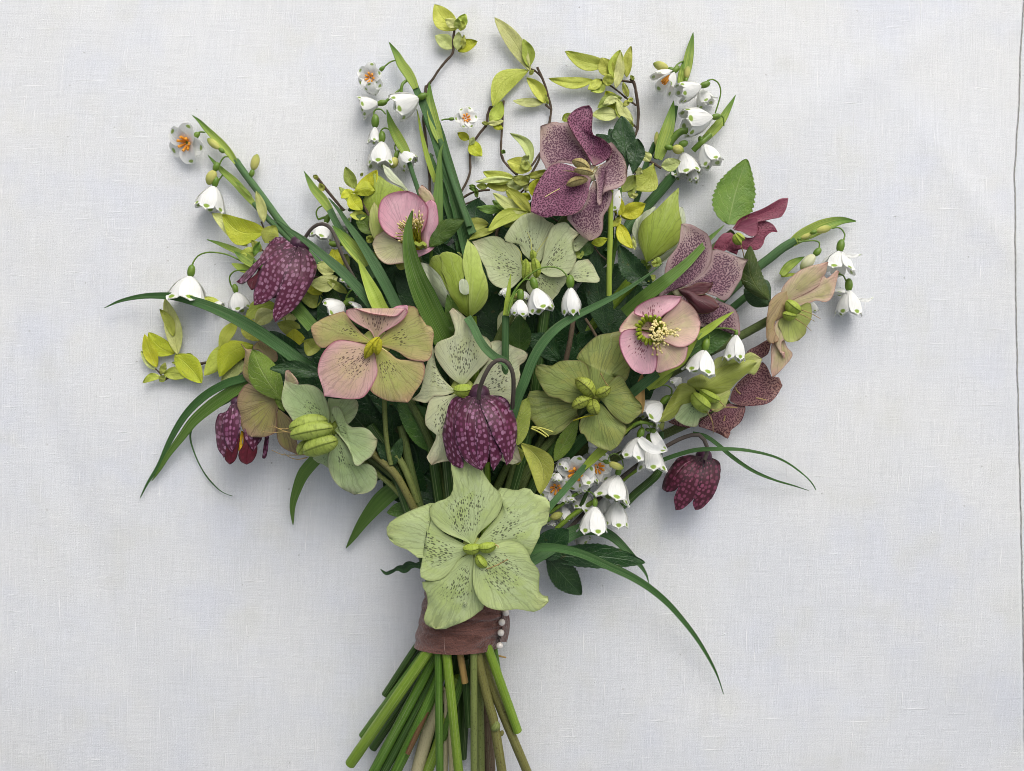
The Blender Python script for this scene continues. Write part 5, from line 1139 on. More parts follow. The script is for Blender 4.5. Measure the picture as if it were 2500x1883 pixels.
s10 = snowflake('snowflake stem at lower right whose lime sheath crosses a bunch of open white bells', 'W', (520, 650))
strap(s10, 'W', "60,1190 150,1080 300,910 430,760 530,650", 76, MT['bblade'], (4.2, 4.0, 3.7, 3.6), 'even', .2, 'stem')
strap(s10, 'W', "500,680 620,560 740,450 860,350 980,260 1070,190", 105, MT['limeblade'], (3.6, 3.8, 3.6), 'both', .4, 'spathe')
star(s10, 'W', (405, 745), 235, 2.9, (-.2, .3), 6, .3, .45)
star(s10, 'W', (180, 920), 195, 2.7, (-.1, .3), 6, .5, .4)
bell(s10, 'W', (560, 500), (690, 410), 160, 2.6, .1, .1, .3, None, None, False, 20)
bell(s10, 'W', (200, 740), (190, 850), 130, 3.1, .2, .0, .2, None, None, False, 10); bell(s10, 'W', (250, 700), (170, 640), 160, 2.4, .2, .0, .2, None, None, False, 10)
star(s10, 'W', (670, 680), 190, 2.3, (.3, .3), 6, .1, .4)
bell(s10, 'W', (310, 960), (340, 1090), 150, 2.2, .3, .0, .2, None, None, False, 10); bell(s10, 'W', (480, 850), (490, 980), 130, 2.4, .2, .1, .2, None, None, False, 10)
bell(s10, 'W', (560, 1000), (450, 1200), 260, 1.5, .2, .1, .2, None, None, False, 10)
bell(s10, 'W', (892, 765), (800, 1075), 370, 2.3, .15, .3, .45, "780,610 800,540 850,515 910,535 950,600 960,660", 3.4, False, 100)
bell(s10, 'W', (628, 1128), (605, 1440), 325, 3.1, .05, .12, .2, "520,955 570,955 610,985 635,1030", 2.8, False, 95)
bell(s10, 'W', (880, 1070), (865, 1380), 290, 2.0, .0, .05, .4, None, None, False, 80)
bell(s10, 'W', (420, 1440), (530, 1570), 200, .8, .1, .0, .3, None, None, False, 10)
bell(s10, 'W', (500, 640), (560, 900), 240, 2.4, .25, .2, .5, None, None, False, 10); bell(s10, 'W', (330, 560), (230, 690), 170, 2.6, .2, .1, .1, None, None, False, 10)
bell(s10, 'W', (250, 1120), (300, 1300), 190, 1.6, .2, .1, .3, None, None, False, 10); bell(s10, 'W', (740, 1000), (720, 1250), 200, 1.0, .2, .1, .1, None, None, False, 10); bell(s10, 'W', (560, 430), (650, 360), 150, 2.9, .3, .1, .1, None, None, False, 10)
bud(s10, 'W', (790, 620), (965, 690), 85, 'bud', 3.2, "660,580 700,600 740,610"); bud(s10, 'W', (110, 1270), (255, 1205), 95, 'bud', 2.4); bell(s10, 'W', (130, 1280), (120, 1350), 110, 1.8, 0, .1, .1, None, None, False, 10)
tube(s10, 'W', "180,1390 330,1260 470,1160 610,1075", 58, MT['s_lime'], (2.3, 2.3, 2.2), 'stalk'); tube(s10, 'W', "440,1180 500,1050 560,910", 46, MT['s_dark'], (2.2, 2.4, 2.6), 'stalk')
tube(s10, 'W', "110,1200 250,1100 400,990 470,960", 40, MT['ovary'], (2.4, 2.5, 2.6), 'stalk')
s11 = snowflake('snowflake stem at right under the olive bloom, bells drooping beside the maroon chequered bell', 'W', (1200, 150))
tube(s11, 'W', "1390,680 1340,770 1230,870 1100,980 1000,1080 850,1200", 96, MT['s_dark'], (.9, .9, 1.0, 1.2)); tube(s11, 'W', "1410,260 1395,400 1390,520 1390,700", 52, MT['bblade'], (1.0, 1.0, .9), 'stem')
tube(s11, 'W', "940,830 1020,760 1120,690", 60, MT['s_lime'], (1.2, 1.3), 'stalk')
tube(s11, 'W', "1040,210 1120,160 1200,150 1300,170", 40, MT['ovary'], (3.2, 3.3, 3.1), 'stalk'); bud(s11, 'W', (1270, 240), (1345, 250), 70, 'ovary', 2.6)
bell(s11, 'W', (1145, 325), (1040, 600), 270, 2.9, .1, .15, .2, "1160,130 1170,180", 3.2, False, 120)
bell(s11, 'W', (1265, 395), (1290, 740), 300, 2.2, .1, .25, .55, "1240,160 1275,220 1270,300", 3.2, False, 110)
for s_, z_, w_ in (("1150,335 1220,410 1300,460 1380,475 1475,480", 3.9, 120), ("1310,260 1340,340 1390,400 1470,470", 3.0, 120)): strap(s11, 'W', s_, w_, MT['white'], (z_ - .4, z_, z_ - .3), 'both', .25, 'petal')
bell(s11, 'W', (1230, -90), (1240, 130), 200, 1.6, .1, .1, .2, None, None, False, 10)
bell(s11, 'V', (425, 870), (270, 1010), 290, 2.6, .0, .1, .4, "320,740 400,710 470,708 515,740 520,790", 3.0, False, 95)
s12 = snowflake('snowflake stem below the pink stamen bloom with two bells dangling over the lime bloom', 'V', (850, 250))
strap(s12, 'V', "740,270 860,190 970,110 1078,40", 70, MT['limeblade'], (4.6, 4.7, 4.6), 'tip', .25, 'spathe')
bell(s12, 'V', (815, 390), (765, 615), 265, 4.4, .05, .2, .25, "745,290 790,235 830,225 855,260 855,310", 4.7, False, 105)
bell(s12, 'V', (1100, 255), (1075, 500), 190, 3.9, .05, .12, .2, "740,270 850,205 980,190 1060,200 1105,225", 4.6, False, 50)
strap(s12, 'V', "300,740 400,640 500,570 620,490 740,270", 46, MT['limeblade'], (3.6, 3.9, 4.4), 'even', .2, 'stem')
strap(s12, 'V', "310,720 420,650 520,560 560,520", 110, MT['spathe'], (3.2, 3.5, 3.6), 'both', .4, 'bract')
bell(s12, 'V', (600, 640), (530, 720), 130, 2.5, 0, .1, .1, None, None, False, 10)
s13 = snowflake('snowflake stem at left of centre, white bells half hidden behind the brown arched stalk', 'G', (500, 700))
strap(s13, 'G', "370,480 330,410 280,340 220,270 180,200 142,128", 74, MT['spathe'], (1.6, 1.3, .9), 'both', .35, 'spathe')
strap(s13, 'G', "350,440 420,580 500,690 600,830 700,1000", 54, MT['bblade'], (1.6, 2.2, 3.2), 'even', .2, 'stem')
strap(s13, 'G', "900,1240 800,1040 700,860 600,700 500,560 420,440 340,345", 88, MT['bblade'], (4.4, 4.2, 3.6, 2.6, 1.8), 'tip', .25, 'stem')
strap(s13, 'G', "650,900 580,800 500,710 430,630 370,570", 110, MT['spathe'], (3.2, 2.8, 2.0), 'both', .4, 'spathe')
bell(s13, 'G', (320, 545), (270, 690), 190, 1.0, 0, .1, .3, "290,408 255,430 240,470 255,520", 1.4, False, 70)
bell(s13, 'G', (420, 480), (560, 560), 220, 1.0, .1, .05, .6, None, None, False, 10)
bell(s13, 'G', (600, 680), (640, 760), 120, 1.4, .1, .0, .1, None, None, False, 10); bud(s13, 'G', (430, 720), (340, 718), 52, 'ovary', 1.7)
bell(s13, 'G', (470, 1210), (340, 1290), 230, 3.6, .1, .0, .3, "640,1090 580,1075 520,1100 480,1160", 4.4, False, 85)
bell(s13, 'G', (560, 1000), (500, 1080), 190, 2.6, .1, .0, .3, None, None, False, 10); bell(s13, 'G', (600, 1220), (560, 1260), 160, 3.8, .1, .0, .3, None, None, False, 10)
bell_x = snowflake('lone white bell peeping out between the purple bloom and its pale cut stalk', 'H', (1290, 330))
bell(bell_x, 'H', (1370, 220), (1300, 400), 130, 3.0, 0, .1, .3, None, None, False, 10); tube(bell_x, 'H', "1380,200 1350,600 1300,900", 30, MT['s_green'], (2.8, 2.4, 2.0))
s14 = snowflake('white bell tucked in just right of the pink cupped bloom at upper left', 'G', (1210, 600))
bell(s14, 'G', (1190, 590), (1250, 600), 70, 3.6, 0, .1, .3, None, None, False, 10); tube(s14, 'G', "1180,600 1170,900 1150,1200", 26, MT['s_green'], (3.4, 3.0, 2.4))

# ================================================================== BLADES
BG_ = 'grassy blades in the bouquet'
def blade(lb, f, s, wid, mat, z, prof='tip', fold=.2, **k): return tag(strap(None, f, s, wid, MT[mat], z, prof, fold, 'strap_leaf', N=48, **k), lb, 'leaf', BG_)
blade('longest left hand blade, arching out over the pale bell to the far left', 'E', "1720,720 1640,672 1450,535 1250,402 1050,292 850,208 640,152 500,140 350,146 180,182 45,242", 100, 'blade', (3.6, 3.4, 2.8, 2.2, 1.4, .8))
blade('wide green blade curving down to the lower left, its tip on the linen', 'E', "1300,790 1210,842 1080,925 920,1035 780,1155 680,1285 570,1430 500,1550 435,1648", 100, 'gblade', (2.6, 2.0, 1.4, .8, .4))
blade('narrow dark blade riding along the outer edge of the wide lower left one', 'E', "1280,770 1180,812 1050,850 900,930 780,1030 680,1150 580,1325 490,1520 400,1665 340,1785", 66, 'blade', (2.7, 2.2, 1.6, 1.0, .5, .3))
blade('thread thin curled blade below the wide left one', 'E', "1150,950 1020,1020 900,1082 800,1162 755,1235 750,1310 775,1400 825,1520 880,1610 950,1690 1010,1740 1090,1770", 22, 'bblade', (1.6, .9, .4, .3, .25), twist=2.5)
blade('short curved blade pointing down below the seed pod bloom', 'R', "1180,230 1110,300 1050,372 1012,460 986,560 988,672", 72, 'gblade', (2.4, 1.6, .9, .4))
blade('broad short blade pointing down left beside the big green bloom', 'R', "1640,420 1530,500 1460,572 1390,662 1340,740 1297,806", 100, 'gblade', (2.4, 1.8, 1.1, .4))
blade('longest right hand blade, sweeping down to the lower right corner', 'T', "60,560 200,520 350,530 500,572 650,642 800,712 930,792 1050,892 1150,1002 1250,1132 1330,1262 1390,1382 1434,1512", 56, 'blade', (4.4, 3.9, 3.0, 2.0, 1.0, .4))
blade('blue green blade bending down over the dark toothed leaf at right', 'T', "60,640 150,590 250,530 360,450 450,405 530,395 620,415 700,462 800,562 870,642 910,702 926,758", 92, 'bblade', (3.8, 3.0, 2.0, 1.5, 1.2, .5))
blade('big upright blade crossing the stamens of the pink cupped bloom', 'G', "1290,1500 1230,1380 1150,1210 1070,1030 1015,860 988,700 992,570 1020,448", 190, 'gblade', (3.6, 4.4, 5.4, 6.0, 6.3), 'tip', .3)
blade('blue green blade lying slantwise over the pale chequered bell', 'G', "720,1250 640,1150 560,1060 450,945 300,815 150,692 0,590 -60,545 -125,520", 84, 'bblade', (4.8, 4.8, 4.9, 5.0, 4.8))
blade('pale lime tube shaped blade standing up between the pink blooms', 'G', "800,1300 760,1240 700,1110 640,980 605,900 580,845", 120, 'limeblade', (5.2, 5.2, 4.9, 4.7), 'tip', .35)
blade('bright upright blade left of the dark one at top centre', 'G', "1235,620 1228,520 1230,350 1240,150 1245,0 1260,-60 1278,-96", 84, 'gblade', (2.6, 2.4, 2.0, 1.7, 1.4), 'tip', .25)
blade('dark wide blade running up behind the bright one at top centre', 'G', "1560,1080 1500,850 1430,560 1380,350 1320,150 1270,-10 1220,-180 1160,-330", 118, 'blade', (2.0, 1.6, 1.2, .9), 'even', .3)
blade('slim dark blade just left of the wide one at top centre', 'G', "1470,1000 1420,820 1380,650 1310,430 1260,250 1190,80 1150,-10", 54, 'blade', (1.4, 1.2, .9), 'even', .2)
blade('long blue green blade looping from the middle up to the right past the hanging bell', 'L', "835,1060 850,1000 885,890 935,770 1000,600 1085,455 1205,330 1350,240 1500,165 1666,80 1800,0 1960,-110 2060,-190", 78, 'bblade', (5.0, 5.6, 5.8, 5.9, 5.6, 5.0, 4.2, 3.6), 'tip', .2)
blade('short blue green blade behind the stalk of the central chequered bell', 'L', "470,250 520,330 565,425 620,505 690,568 770,610 810,660", 66, 'bblade', (4.9, 5.5, 5.8, 5.6), 'even', .25)
blade('green blade crossing the mauve bloom toward the toothed leaf', 'I', "150,1220 260,1125 350,1052 500,940 650,815 760,700 830,620 890,565 960,500", 104, 'gblade', (4.2, 5.0, 5.4, 5.0, 4.0, 3.0), 'tip', .3)
blade('dark blade below the pink stamen bloom', 'M', "760,640 880,530 980,450 1080,370", 78, 'bblade', (3.4, 3.8, 4.0), 'even', .2)
blade('dark broad blade running down left behind the white bells', 'M', "300,1090 400,980 480,900 560,860", 90, 'blade', (2.4, 2.8, 3.0), 'even', .2)
blade('dark green blade under the pale chequered bell', 'D', "1300,1380 1380,1450 1450,1560 1520,1680 1600,1800", 90, 's_dark', (1.4, 1.8, 2.2), 'even', .2)
blade('mid green blade left of the rosy bloom', 'K', "180,110 260,190 320,260 380,330", 110, 'gblade', (2.8, 3.2, 3.6), 'even', .3)

# ================================================================== LEAVES
LG = 'toothed dark leaves in the bouquet'
def lf(lb, f, base, tip, wid, mat, z, **k): return tag(leaf(None, f, base, tip, wid, MT[mat], z, name='hellebore_leaf', **k), lb, 'leaf', LG)
lf('large bright green toothed leaf standing up on the right', 'C', (925, 1660), (1075, 1128), 360, 'gleaf', (2.4, 2.2), serr=.14, peak=.36, bend=-12, fold=.25)
lf('folded green leaf with toothed edge between the crimson and tan blooms', 'I', (1320, 1110), (1170, 670), 185, 'bleaf', (3.0, 3.4), serr=.1, bend=-70, fold=-.5)
lf('rounded dark leaf under the folded one beside the tan bloom', 'I', (1330, 1150), (1120, 1020), 210, 'dleaf', (2.4, 2.0), bend=40, fold=-.3, peak=.5)
lf('mid green toothed leaf right of the pink cupped bloom', 'G', (1165, 740), (1442, 520), 160, 'mleaf', (3.9, 4.3), serr=.12, bend=-30, fold=-.3)
lf('narrow dark toothed leaf left of the lime tulip', 'I', (370, 990), (105, 665), 200, 'dleaf', (2.8, 3.2), serr=.14, bend=-40, fold=.35)
lf('long matt dark leaf in the shadows below the sage bloom', 'H', (1290, 1420), (1160, 690), 210, 'dleaf', (2.4, 3.0), serr=.08, bend=-20)
lf('mid green leaf below the three small white bells', 'H', (560, 1560), (560, 1230), 200, 'mleaf', (3.3, 4.0), serr=.1, fold=.3)
lf('glossy dark leaf behind the looping blade', 'H', (880, 1600), (600, 1400), 190, 'dleaf', (2.6, 3.0), serr=.06, bend=40)
lf('round green leaf below the rosy edged bloom', 'K', (1360, 1340), (1070, 945), 270, 'mleaf', (2.8, 3.8), serr=.05, bend=50, peak=.45, fold=.3)
lf('small light green toothed leaf under the olive bloom', 'L', (1180, 1420), (1370, 1075), 135, 'gleaf', (3.4, 4.0), serr=.1, fold=.3)
lf('twisted olive leaf edge pointing down right of the central bell', 'L', (905, 1270), (1065, 1690), 175, 'oleaf', (4.6, 4.6), bend=-95, fold=.6, peak=.5)
lf('small olive leaf peeping out below the central bell', 'L', (860, 1300), (880, 1450), 110, 'oleaf', (4.0, 3.8), fold=.4)
lf('blotched tan leaf right beside the central bell', 'L', (880, 1290), (965, 905), 170, 'oleaf', (4.8, 5.0), bend=-40, fold=-.4)
lf('long dark toothed leaf pointing right at lower right', 'T', (200, 590), (903, 622), 170, 'dleaf', (2.6, 1.8), serr=.1, bend=-30, peak=.5)
lf('dark toothed leaf pointing down at lower right', 'T', (235, 585), (470, 840), 190, 'dleaf', (2.8, 1.6), serr=.14, bend=0, peak=.5)
lf('dark leaf tucked under the right petal of the big green bloom', 'T', (120, 570), (385, 400), 180, 'dleaf', (3.0, 3.0), bend=25, peak=.5)
lf('small green leaf left of the big green bloom', 'O', (360, 500), (148, 505), 110, 'mleaf', (2.4, 2.2), bend=20)
tag(strap(None, 'O', "470,930 400,935 330,935 290,965 240,960 190,985 140,1000 98,965", 76, MT['dleaf'], (3.6, 3.0, 2.6, 2.2), 'tip', .5, 'hellebore_leaf', twist=7.0), 'withered dark twisted leaf sticking out left above the ribbon', 'leaf', LG)
lf('dark leaf with long narrow tip at left over the brown backed bloom', 'Z', (940, 680), (412, 626), 170, 'dleaf', (4.3, 4.6), serr=.08, bend=25, fold=.25)
lf('dark leaf in shade right of the seed pod bloom', 'K', (960, 1320), (690, 1020), 240, 'dleaf', (2.6, 3.0), serr=.1)
lf('dark leaf in shade under the round green leaf', 'K', (1050, 1420), (1010, 960), 240, 'dleaf', (1.8, 2.6), serr=.1)
lf('dark lobed leaf behind the tall purple bloom', 'B', (1100, 1390), (1060, 945), 190, 'dleaf', (3.2, 3.2), serr=.06, peak=.6)
lf('left lobe of the dark leaf beside the tall purple bloom', 'B', (1090, 1300), (850, 1095), 130, 'dleaf', (3.3, 3.4), serr=.08, peak=.6)
lf('right lobe of the dark leaf beside the tall purple bloom', 'B', (1150, 1420), (1190, 1130), 150, 'dleaf', (3.3, 3.4), serr=.08, peak=.6)
lf('short lobe between the left and middle ones of the dark leaf behind the purple bloom', 'B', (1070, 1280), (960, 1050), 110, 'dleaf', (3.1, 3.1), serr=.08, peak=.6)
lf('deep green toothed leaf between the pink stamen bloom and the lime one', 'I', (640, 1560), (1060, 1310), 240, 'mleaf', (3.2, 3.4), serr=.08, bend=-20)
lf('green leaf behind the tulip bud in the middle', 'G', (1400, 1500), (1310, 1130), 130, 'mleaf', (3.6, 4.6), serr=.05)
# filler leaves added to darken the gaps deep in the bunch
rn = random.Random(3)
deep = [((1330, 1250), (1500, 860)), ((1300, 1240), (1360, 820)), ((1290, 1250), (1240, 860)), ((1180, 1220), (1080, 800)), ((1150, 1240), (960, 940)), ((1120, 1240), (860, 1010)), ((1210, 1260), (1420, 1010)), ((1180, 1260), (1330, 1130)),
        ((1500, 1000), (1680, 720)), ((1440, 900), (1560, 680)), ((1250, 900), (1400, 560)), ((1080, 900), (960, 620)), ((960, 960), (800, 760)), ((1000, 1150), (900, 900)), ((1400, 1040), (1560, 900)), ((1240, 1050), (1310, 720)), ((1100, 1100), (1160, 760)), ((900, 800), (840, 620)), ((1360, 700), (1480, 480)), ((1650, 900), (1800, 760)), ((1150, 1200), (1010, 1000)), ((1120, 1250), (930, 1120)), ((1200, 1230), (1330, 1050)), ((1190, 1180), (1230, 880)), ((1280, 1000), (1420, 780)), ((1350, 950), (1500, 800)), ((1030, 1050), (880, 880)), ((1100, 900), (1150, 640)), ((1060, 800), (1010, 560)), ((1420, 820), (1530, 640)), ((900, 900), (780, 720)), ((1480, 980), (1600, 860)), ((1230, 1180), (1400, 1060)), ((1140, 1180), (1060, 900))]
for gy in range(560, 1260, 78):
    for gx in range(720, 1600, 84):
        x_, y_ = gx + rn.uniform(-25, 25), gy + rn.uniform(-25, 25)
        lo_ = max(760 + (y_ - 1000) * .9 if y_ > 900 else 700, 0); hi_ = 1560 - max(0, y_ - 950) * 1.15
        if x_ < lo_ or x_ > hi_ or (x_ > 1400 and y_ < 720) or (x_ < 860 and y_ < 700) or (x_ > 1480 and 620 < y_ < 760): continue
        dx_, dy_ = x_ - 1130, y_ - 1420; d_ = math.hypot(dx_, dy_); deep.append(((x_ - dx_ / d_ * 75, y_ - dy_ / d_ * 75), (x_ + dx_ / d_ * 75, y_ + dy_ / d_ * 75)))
bmj = bmesh.new()                                   # the added filler leaves, joined into one dark mass
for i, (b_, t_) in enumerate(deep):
    o_ = leaf(None, 'P', b_, t_, rn.uniform(80, 125), MT['dleaf'], (1.0 + .25 * (i % 3), .9 + .4 * (i % 4)), name='filler_foliage', bend=rn.uniform(-25, 25))
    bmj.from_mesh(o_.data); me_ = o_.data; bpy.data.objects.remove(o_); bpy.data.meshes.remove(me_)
me_ = bpy.data.meshes.new('filler_foliage'); bmj.to_mesh(me_); bmj.free(); me_.materials.append(MT['dleaf'])
o_ = bpy.data.objects.new('filler_foliage', me_); COL.objects.link(o_); o_['kind'] = 'stuff'
tag(o_, 'dark filler leaves added to darken the gaps deep inside the bouquet', 'foliage')
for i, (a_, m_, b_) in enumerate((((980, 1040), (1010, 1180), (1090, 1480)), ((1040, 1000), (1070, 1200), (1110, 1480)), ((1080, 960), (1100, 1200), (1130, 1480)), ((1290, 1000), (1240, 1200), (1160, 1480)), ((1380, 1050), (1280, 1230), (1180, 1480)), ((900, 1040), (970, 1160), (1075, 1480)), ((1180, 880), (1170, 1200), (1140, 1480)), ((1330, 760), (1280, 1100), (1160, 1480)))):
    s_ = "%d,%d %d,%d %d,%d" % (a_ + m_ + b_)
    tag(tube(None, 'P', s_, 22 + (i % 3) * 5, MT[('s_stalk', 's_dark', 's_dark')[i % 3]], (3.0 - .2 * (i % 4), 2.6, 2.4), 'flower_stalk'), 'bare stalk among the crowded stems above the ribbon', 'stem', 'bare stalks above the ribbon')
k1 = thing('flower_stalk', 'pale green forked stalk with a leafy collar left of the central bell', 'stem', U(px('K', 1010, 1450), 0), 'bare stalks above the ribbon')
tube(k1, 'K', "960,900 970,1150 990,1330 1015,1450", 40, MT['s_khaki'], (3.6, 3.6, 3.5), 'stem'); tube(k1, 'K', "860,1350 940,1420 1020,1490 1080,1570 1140,1680 1250,1900", 62, MT['s_olive'], (3.2, 3.4, 3.2, 2.8), 'stem')
leaf(k1, 'K', (1010, 1460), (900, 1240), 90, MT['dleaf'], (3.4, 3.6), name='leaf', serr=.08); leaf(k1, 'K', (1020, 1460), (1100, 1230), 100, MT['dleaf'], (3.4, 3.6), name='leaf', serr=.08)
k2 = tag(tube(None, 'K', "1060,1370 1110,1450 1160,1560 1230,1750", 56, MT['s_khaki'], (3.3, 3.2, 2.8), 'flower_stalk'), 'khaki stalk right of the forked one below the round green leaf', 'stem', 'bare stalks above the ribbon')
k3 = tag(tube(None, 'K', "800,1420 900,1520 1020,1620 1130,1740", 42, MT['s_khaki'], (2.6, 2.8, 2.6), 'flower_stalk'), 'thin stalk left of the forked one, behind the seed pod bloom', 'stem', 'bare stalks above the ribbon')

# ================================================================== YELLOW LEAVED TWIGS
def twig(label, f, at, branches, leaves, tw=22, zs=None):
    zs = zs or (.6 if f in 'ABE' else 1)
    th = thing('leafy_twig', label, 'twig', U(px(f, *at), 0), 'yellow leaved twigs in the bouquet')
    for b in branches: tube(th, f, b[0], b[2] if len(b) > 2 else tw, MT['twig'], [max(.25, q * zs) for q in b[1]], 'twig', n=26, taper=.9, bumps=.35, sides=7)
    for l in leaves:
        b, t_, w_, m = l[:4]; z = (l[4] if len(l) > 4 else .7) * zs; o = dict(l[5]) if len(l) > 5 else {}
        leaf(th, f, b, t_, w_, MT[m], (z, z + o.pop('up', .25)), **o)
    return th
twig('leafy twig at the very top, ending in a tuft of pale yellow leaves', 'A', (900, 570), [("1030,250 1022,330 1018,430 960,500 900,575 862,635 835,670", (.9, .6, .5)), ("800,700 793,790 788,900 780,980 792,1080 805,1200 820,1350 830,1450 832,1560 850,1750", (.5, .6, .9, 1.4), 26), ("835,670 820,690 800,715", (.5, .5), 26), ("855,1260 835,1330 825,1380", (.8, .9), 16)],
     [((1045, 245), (868, 38), 150, 'ygleaf', 1.0, {'bend': -20}), ((1070, 225), (1120, 115), 78, 'ygleaf', 1.2), ((1015, 395), (873, 292), 105, 'pleaf', .7, {'bend': 12}), ((1060, 420), (1218, 338), 88, 'yleaf', .7, {'bend': -15, 'fold': .5}), ((1050, 215), (958, 158), 70, 'pleaf', 1.4), ((1055, 410), (1065, 260), 70, 'pleaf', .8), ((1050, 235), (1060, 150), 50, 'oleaf', 1.5), ((1095, 400), (1110, 285), 40, 'oleaf', .9), ((1080, 250), (1100, 170), 60, 'ygleaf', 1.3)])
twig('slender twig with paired pale leaves at top centre, left of the tall purple bloom', 'B', (430, 700), [("372,548 400,610 430,680 455,770 485,880 478,960 460,1060 430,1160 390,1290 350,1370 320,1420", (.8, .6, .5, .8, 1.4)), ("300,560 350,575 400,620", (.8, .7), 18), ("440,850 470,880 485,885", (.6, .6), 20)],
     [((320, 585), (25, 142), 118, 'pleaf', .9, {'bend': 22, 'peak': .5}), ((305, 545), (258, 318), 92, 'ygleaf', 1.0, {'bend': 18, 'fold': .6}), ((300, 572), (8, 865), 150, 'ygleaf', .8, {'bend': 75, 'peak': .5, 'fold': -.2}), ((440, 842), (285, 632), 92, 'ygleaf', .8, {'bend': 20, 'fold': .5}), ((432, 832), (172, 822), 66, 'pleaf', .6, {'bend': -8}), ((460, 850), (440, 770), 22, 'oleaf', .7), ((310, 610), (340, 570), 30, 'oleaf', .8)])
twig('thin twig hanging with small lime leaf pairs left of the slender one', 'A', (1420, 1000), [("1432,820 1425,900 1422,1000 1415,1100 1410,1240 1430,1310 1480,1360 1545,1420", (.7, .5, .6, 1.4), 20), ("1320,875 1300,940 1295,1010 1240,1080 1205,1130 1170,1180 1158,1290 1160,1390 1130,1480 1070,1590", (.6, .5, .5, 1.0), 22), ("1060,1640 1150,1580 1230,1555 1320,1545", (1.0, 1.0), 20), ("1065,1685 1150,1650 1240,1610", (1.0, .9), 14)],
     [((1320, 990), (1415, 825), 95, 'ygleaf', .8, {'bend': 15, 'fold': .4}), ((1300, 1010), (1432, 985), 44, 'pleaf', .7), ((1340, 1010), (1425, 1050), 50, 'yleaf', .6), ((1255, 1000), (1310, 1010), 28, 'oleaf', .6), ((1152, 1135), (1056, 1082), 60, 'yleaf', .6), ((1165, 1145), (1255, 1272), 96, 'yleaf', .6, {'bend': 14}), ((1160, 1180), (1190, 1115), 44, 'pleaf', .8), ((1445, 1245), (1410, 1225), 30, 'gleaf', .9), ((1225, 1550), (1150, 1530), 30, 'gleaf', 1.2), ((1210, 1540), (1215, 1610), 26, 'gleaf', 1.2), ((1320, 890), (1340, 865), 30, 'twig', .7)])
twig('twig with a dense tuft of yellow leaves right of top centre', 'B', (1180, 850), [("1130,640 1160,680 1180,780 1195,900 1192,980 1185,1060 1155,1130", (1.0, .7, .5, .8), 26), ("1180,860 1110,810 1000,720 890,650", (.8, .9), 16), ("1150,670 1080,660 1020,650", (.9, 1.0), 20), ("1190,1050 1140,1000", (.6, .6), 16)],
     [((950, 520), (598, 418), 115, 'ygleaf', 1.1, {'bend': -38, 'fold': .5}), ((835, 655), (465, 640), 82, 'ygleaf', .9, {'bend': -28, 'fold': .4}), ((970, 620), (895, 470), 120, 'ygleaf', 1.2), ((985, 640), (1045, 405), 110, 'ygleaf', 1.3, {'fold': .5}), ((1010, 720), (1050, 420), 70, 'pleaf', 1.5, {'bend': 12}), ((1100, 630), (1135, 375), 72, 'ygleaf', 1.0, {'bend': -14}), ((900, 650), (785, 730), 70, 'ygleaf', 1.0), ((920, 660), (810, 745), 110, 'ygleaf', .7), ((1060, 795), (862, 880), 84, 'oleaf', 1.0, {'bend': 28, 'fold': .5}), ((1030, 800), (910, 850), 60, 'pleaf', 1.2, {'bend': 10}), ((1030, 935), (815, 935), 100, 'pleaf', .7, {'bend': 8}), ((1150, 990), (1020, 800), 74, 'pleaf', .9, {'bend': -18}), ((1080, 980), (1010, 840), 60, 'ygleaf', .8), ((1030, 900), (930, 740), 110, 'yleaf', .6), ((1110, 790), (1070, 670), 44, 'oleaf', 1.0), ((1120, 820), (1075, 860), 40, 'oleaf', .9), ((1150, 800), (1110, 830), 36, 'oleaf', 1.0), ((640, 985), (640, 920), 70, 'pleaf', .6), ((580, 985), (650, 925), 60, 'ygleaf', .6), ((1155, 1030), (1095, 990), 46, 'oleaf', .9), ((1160, 650), (1130, 615), 26, 'oleaf', 1.1), ((940, 700), (960, 600), 80, 'ygleaf', 1.5)])
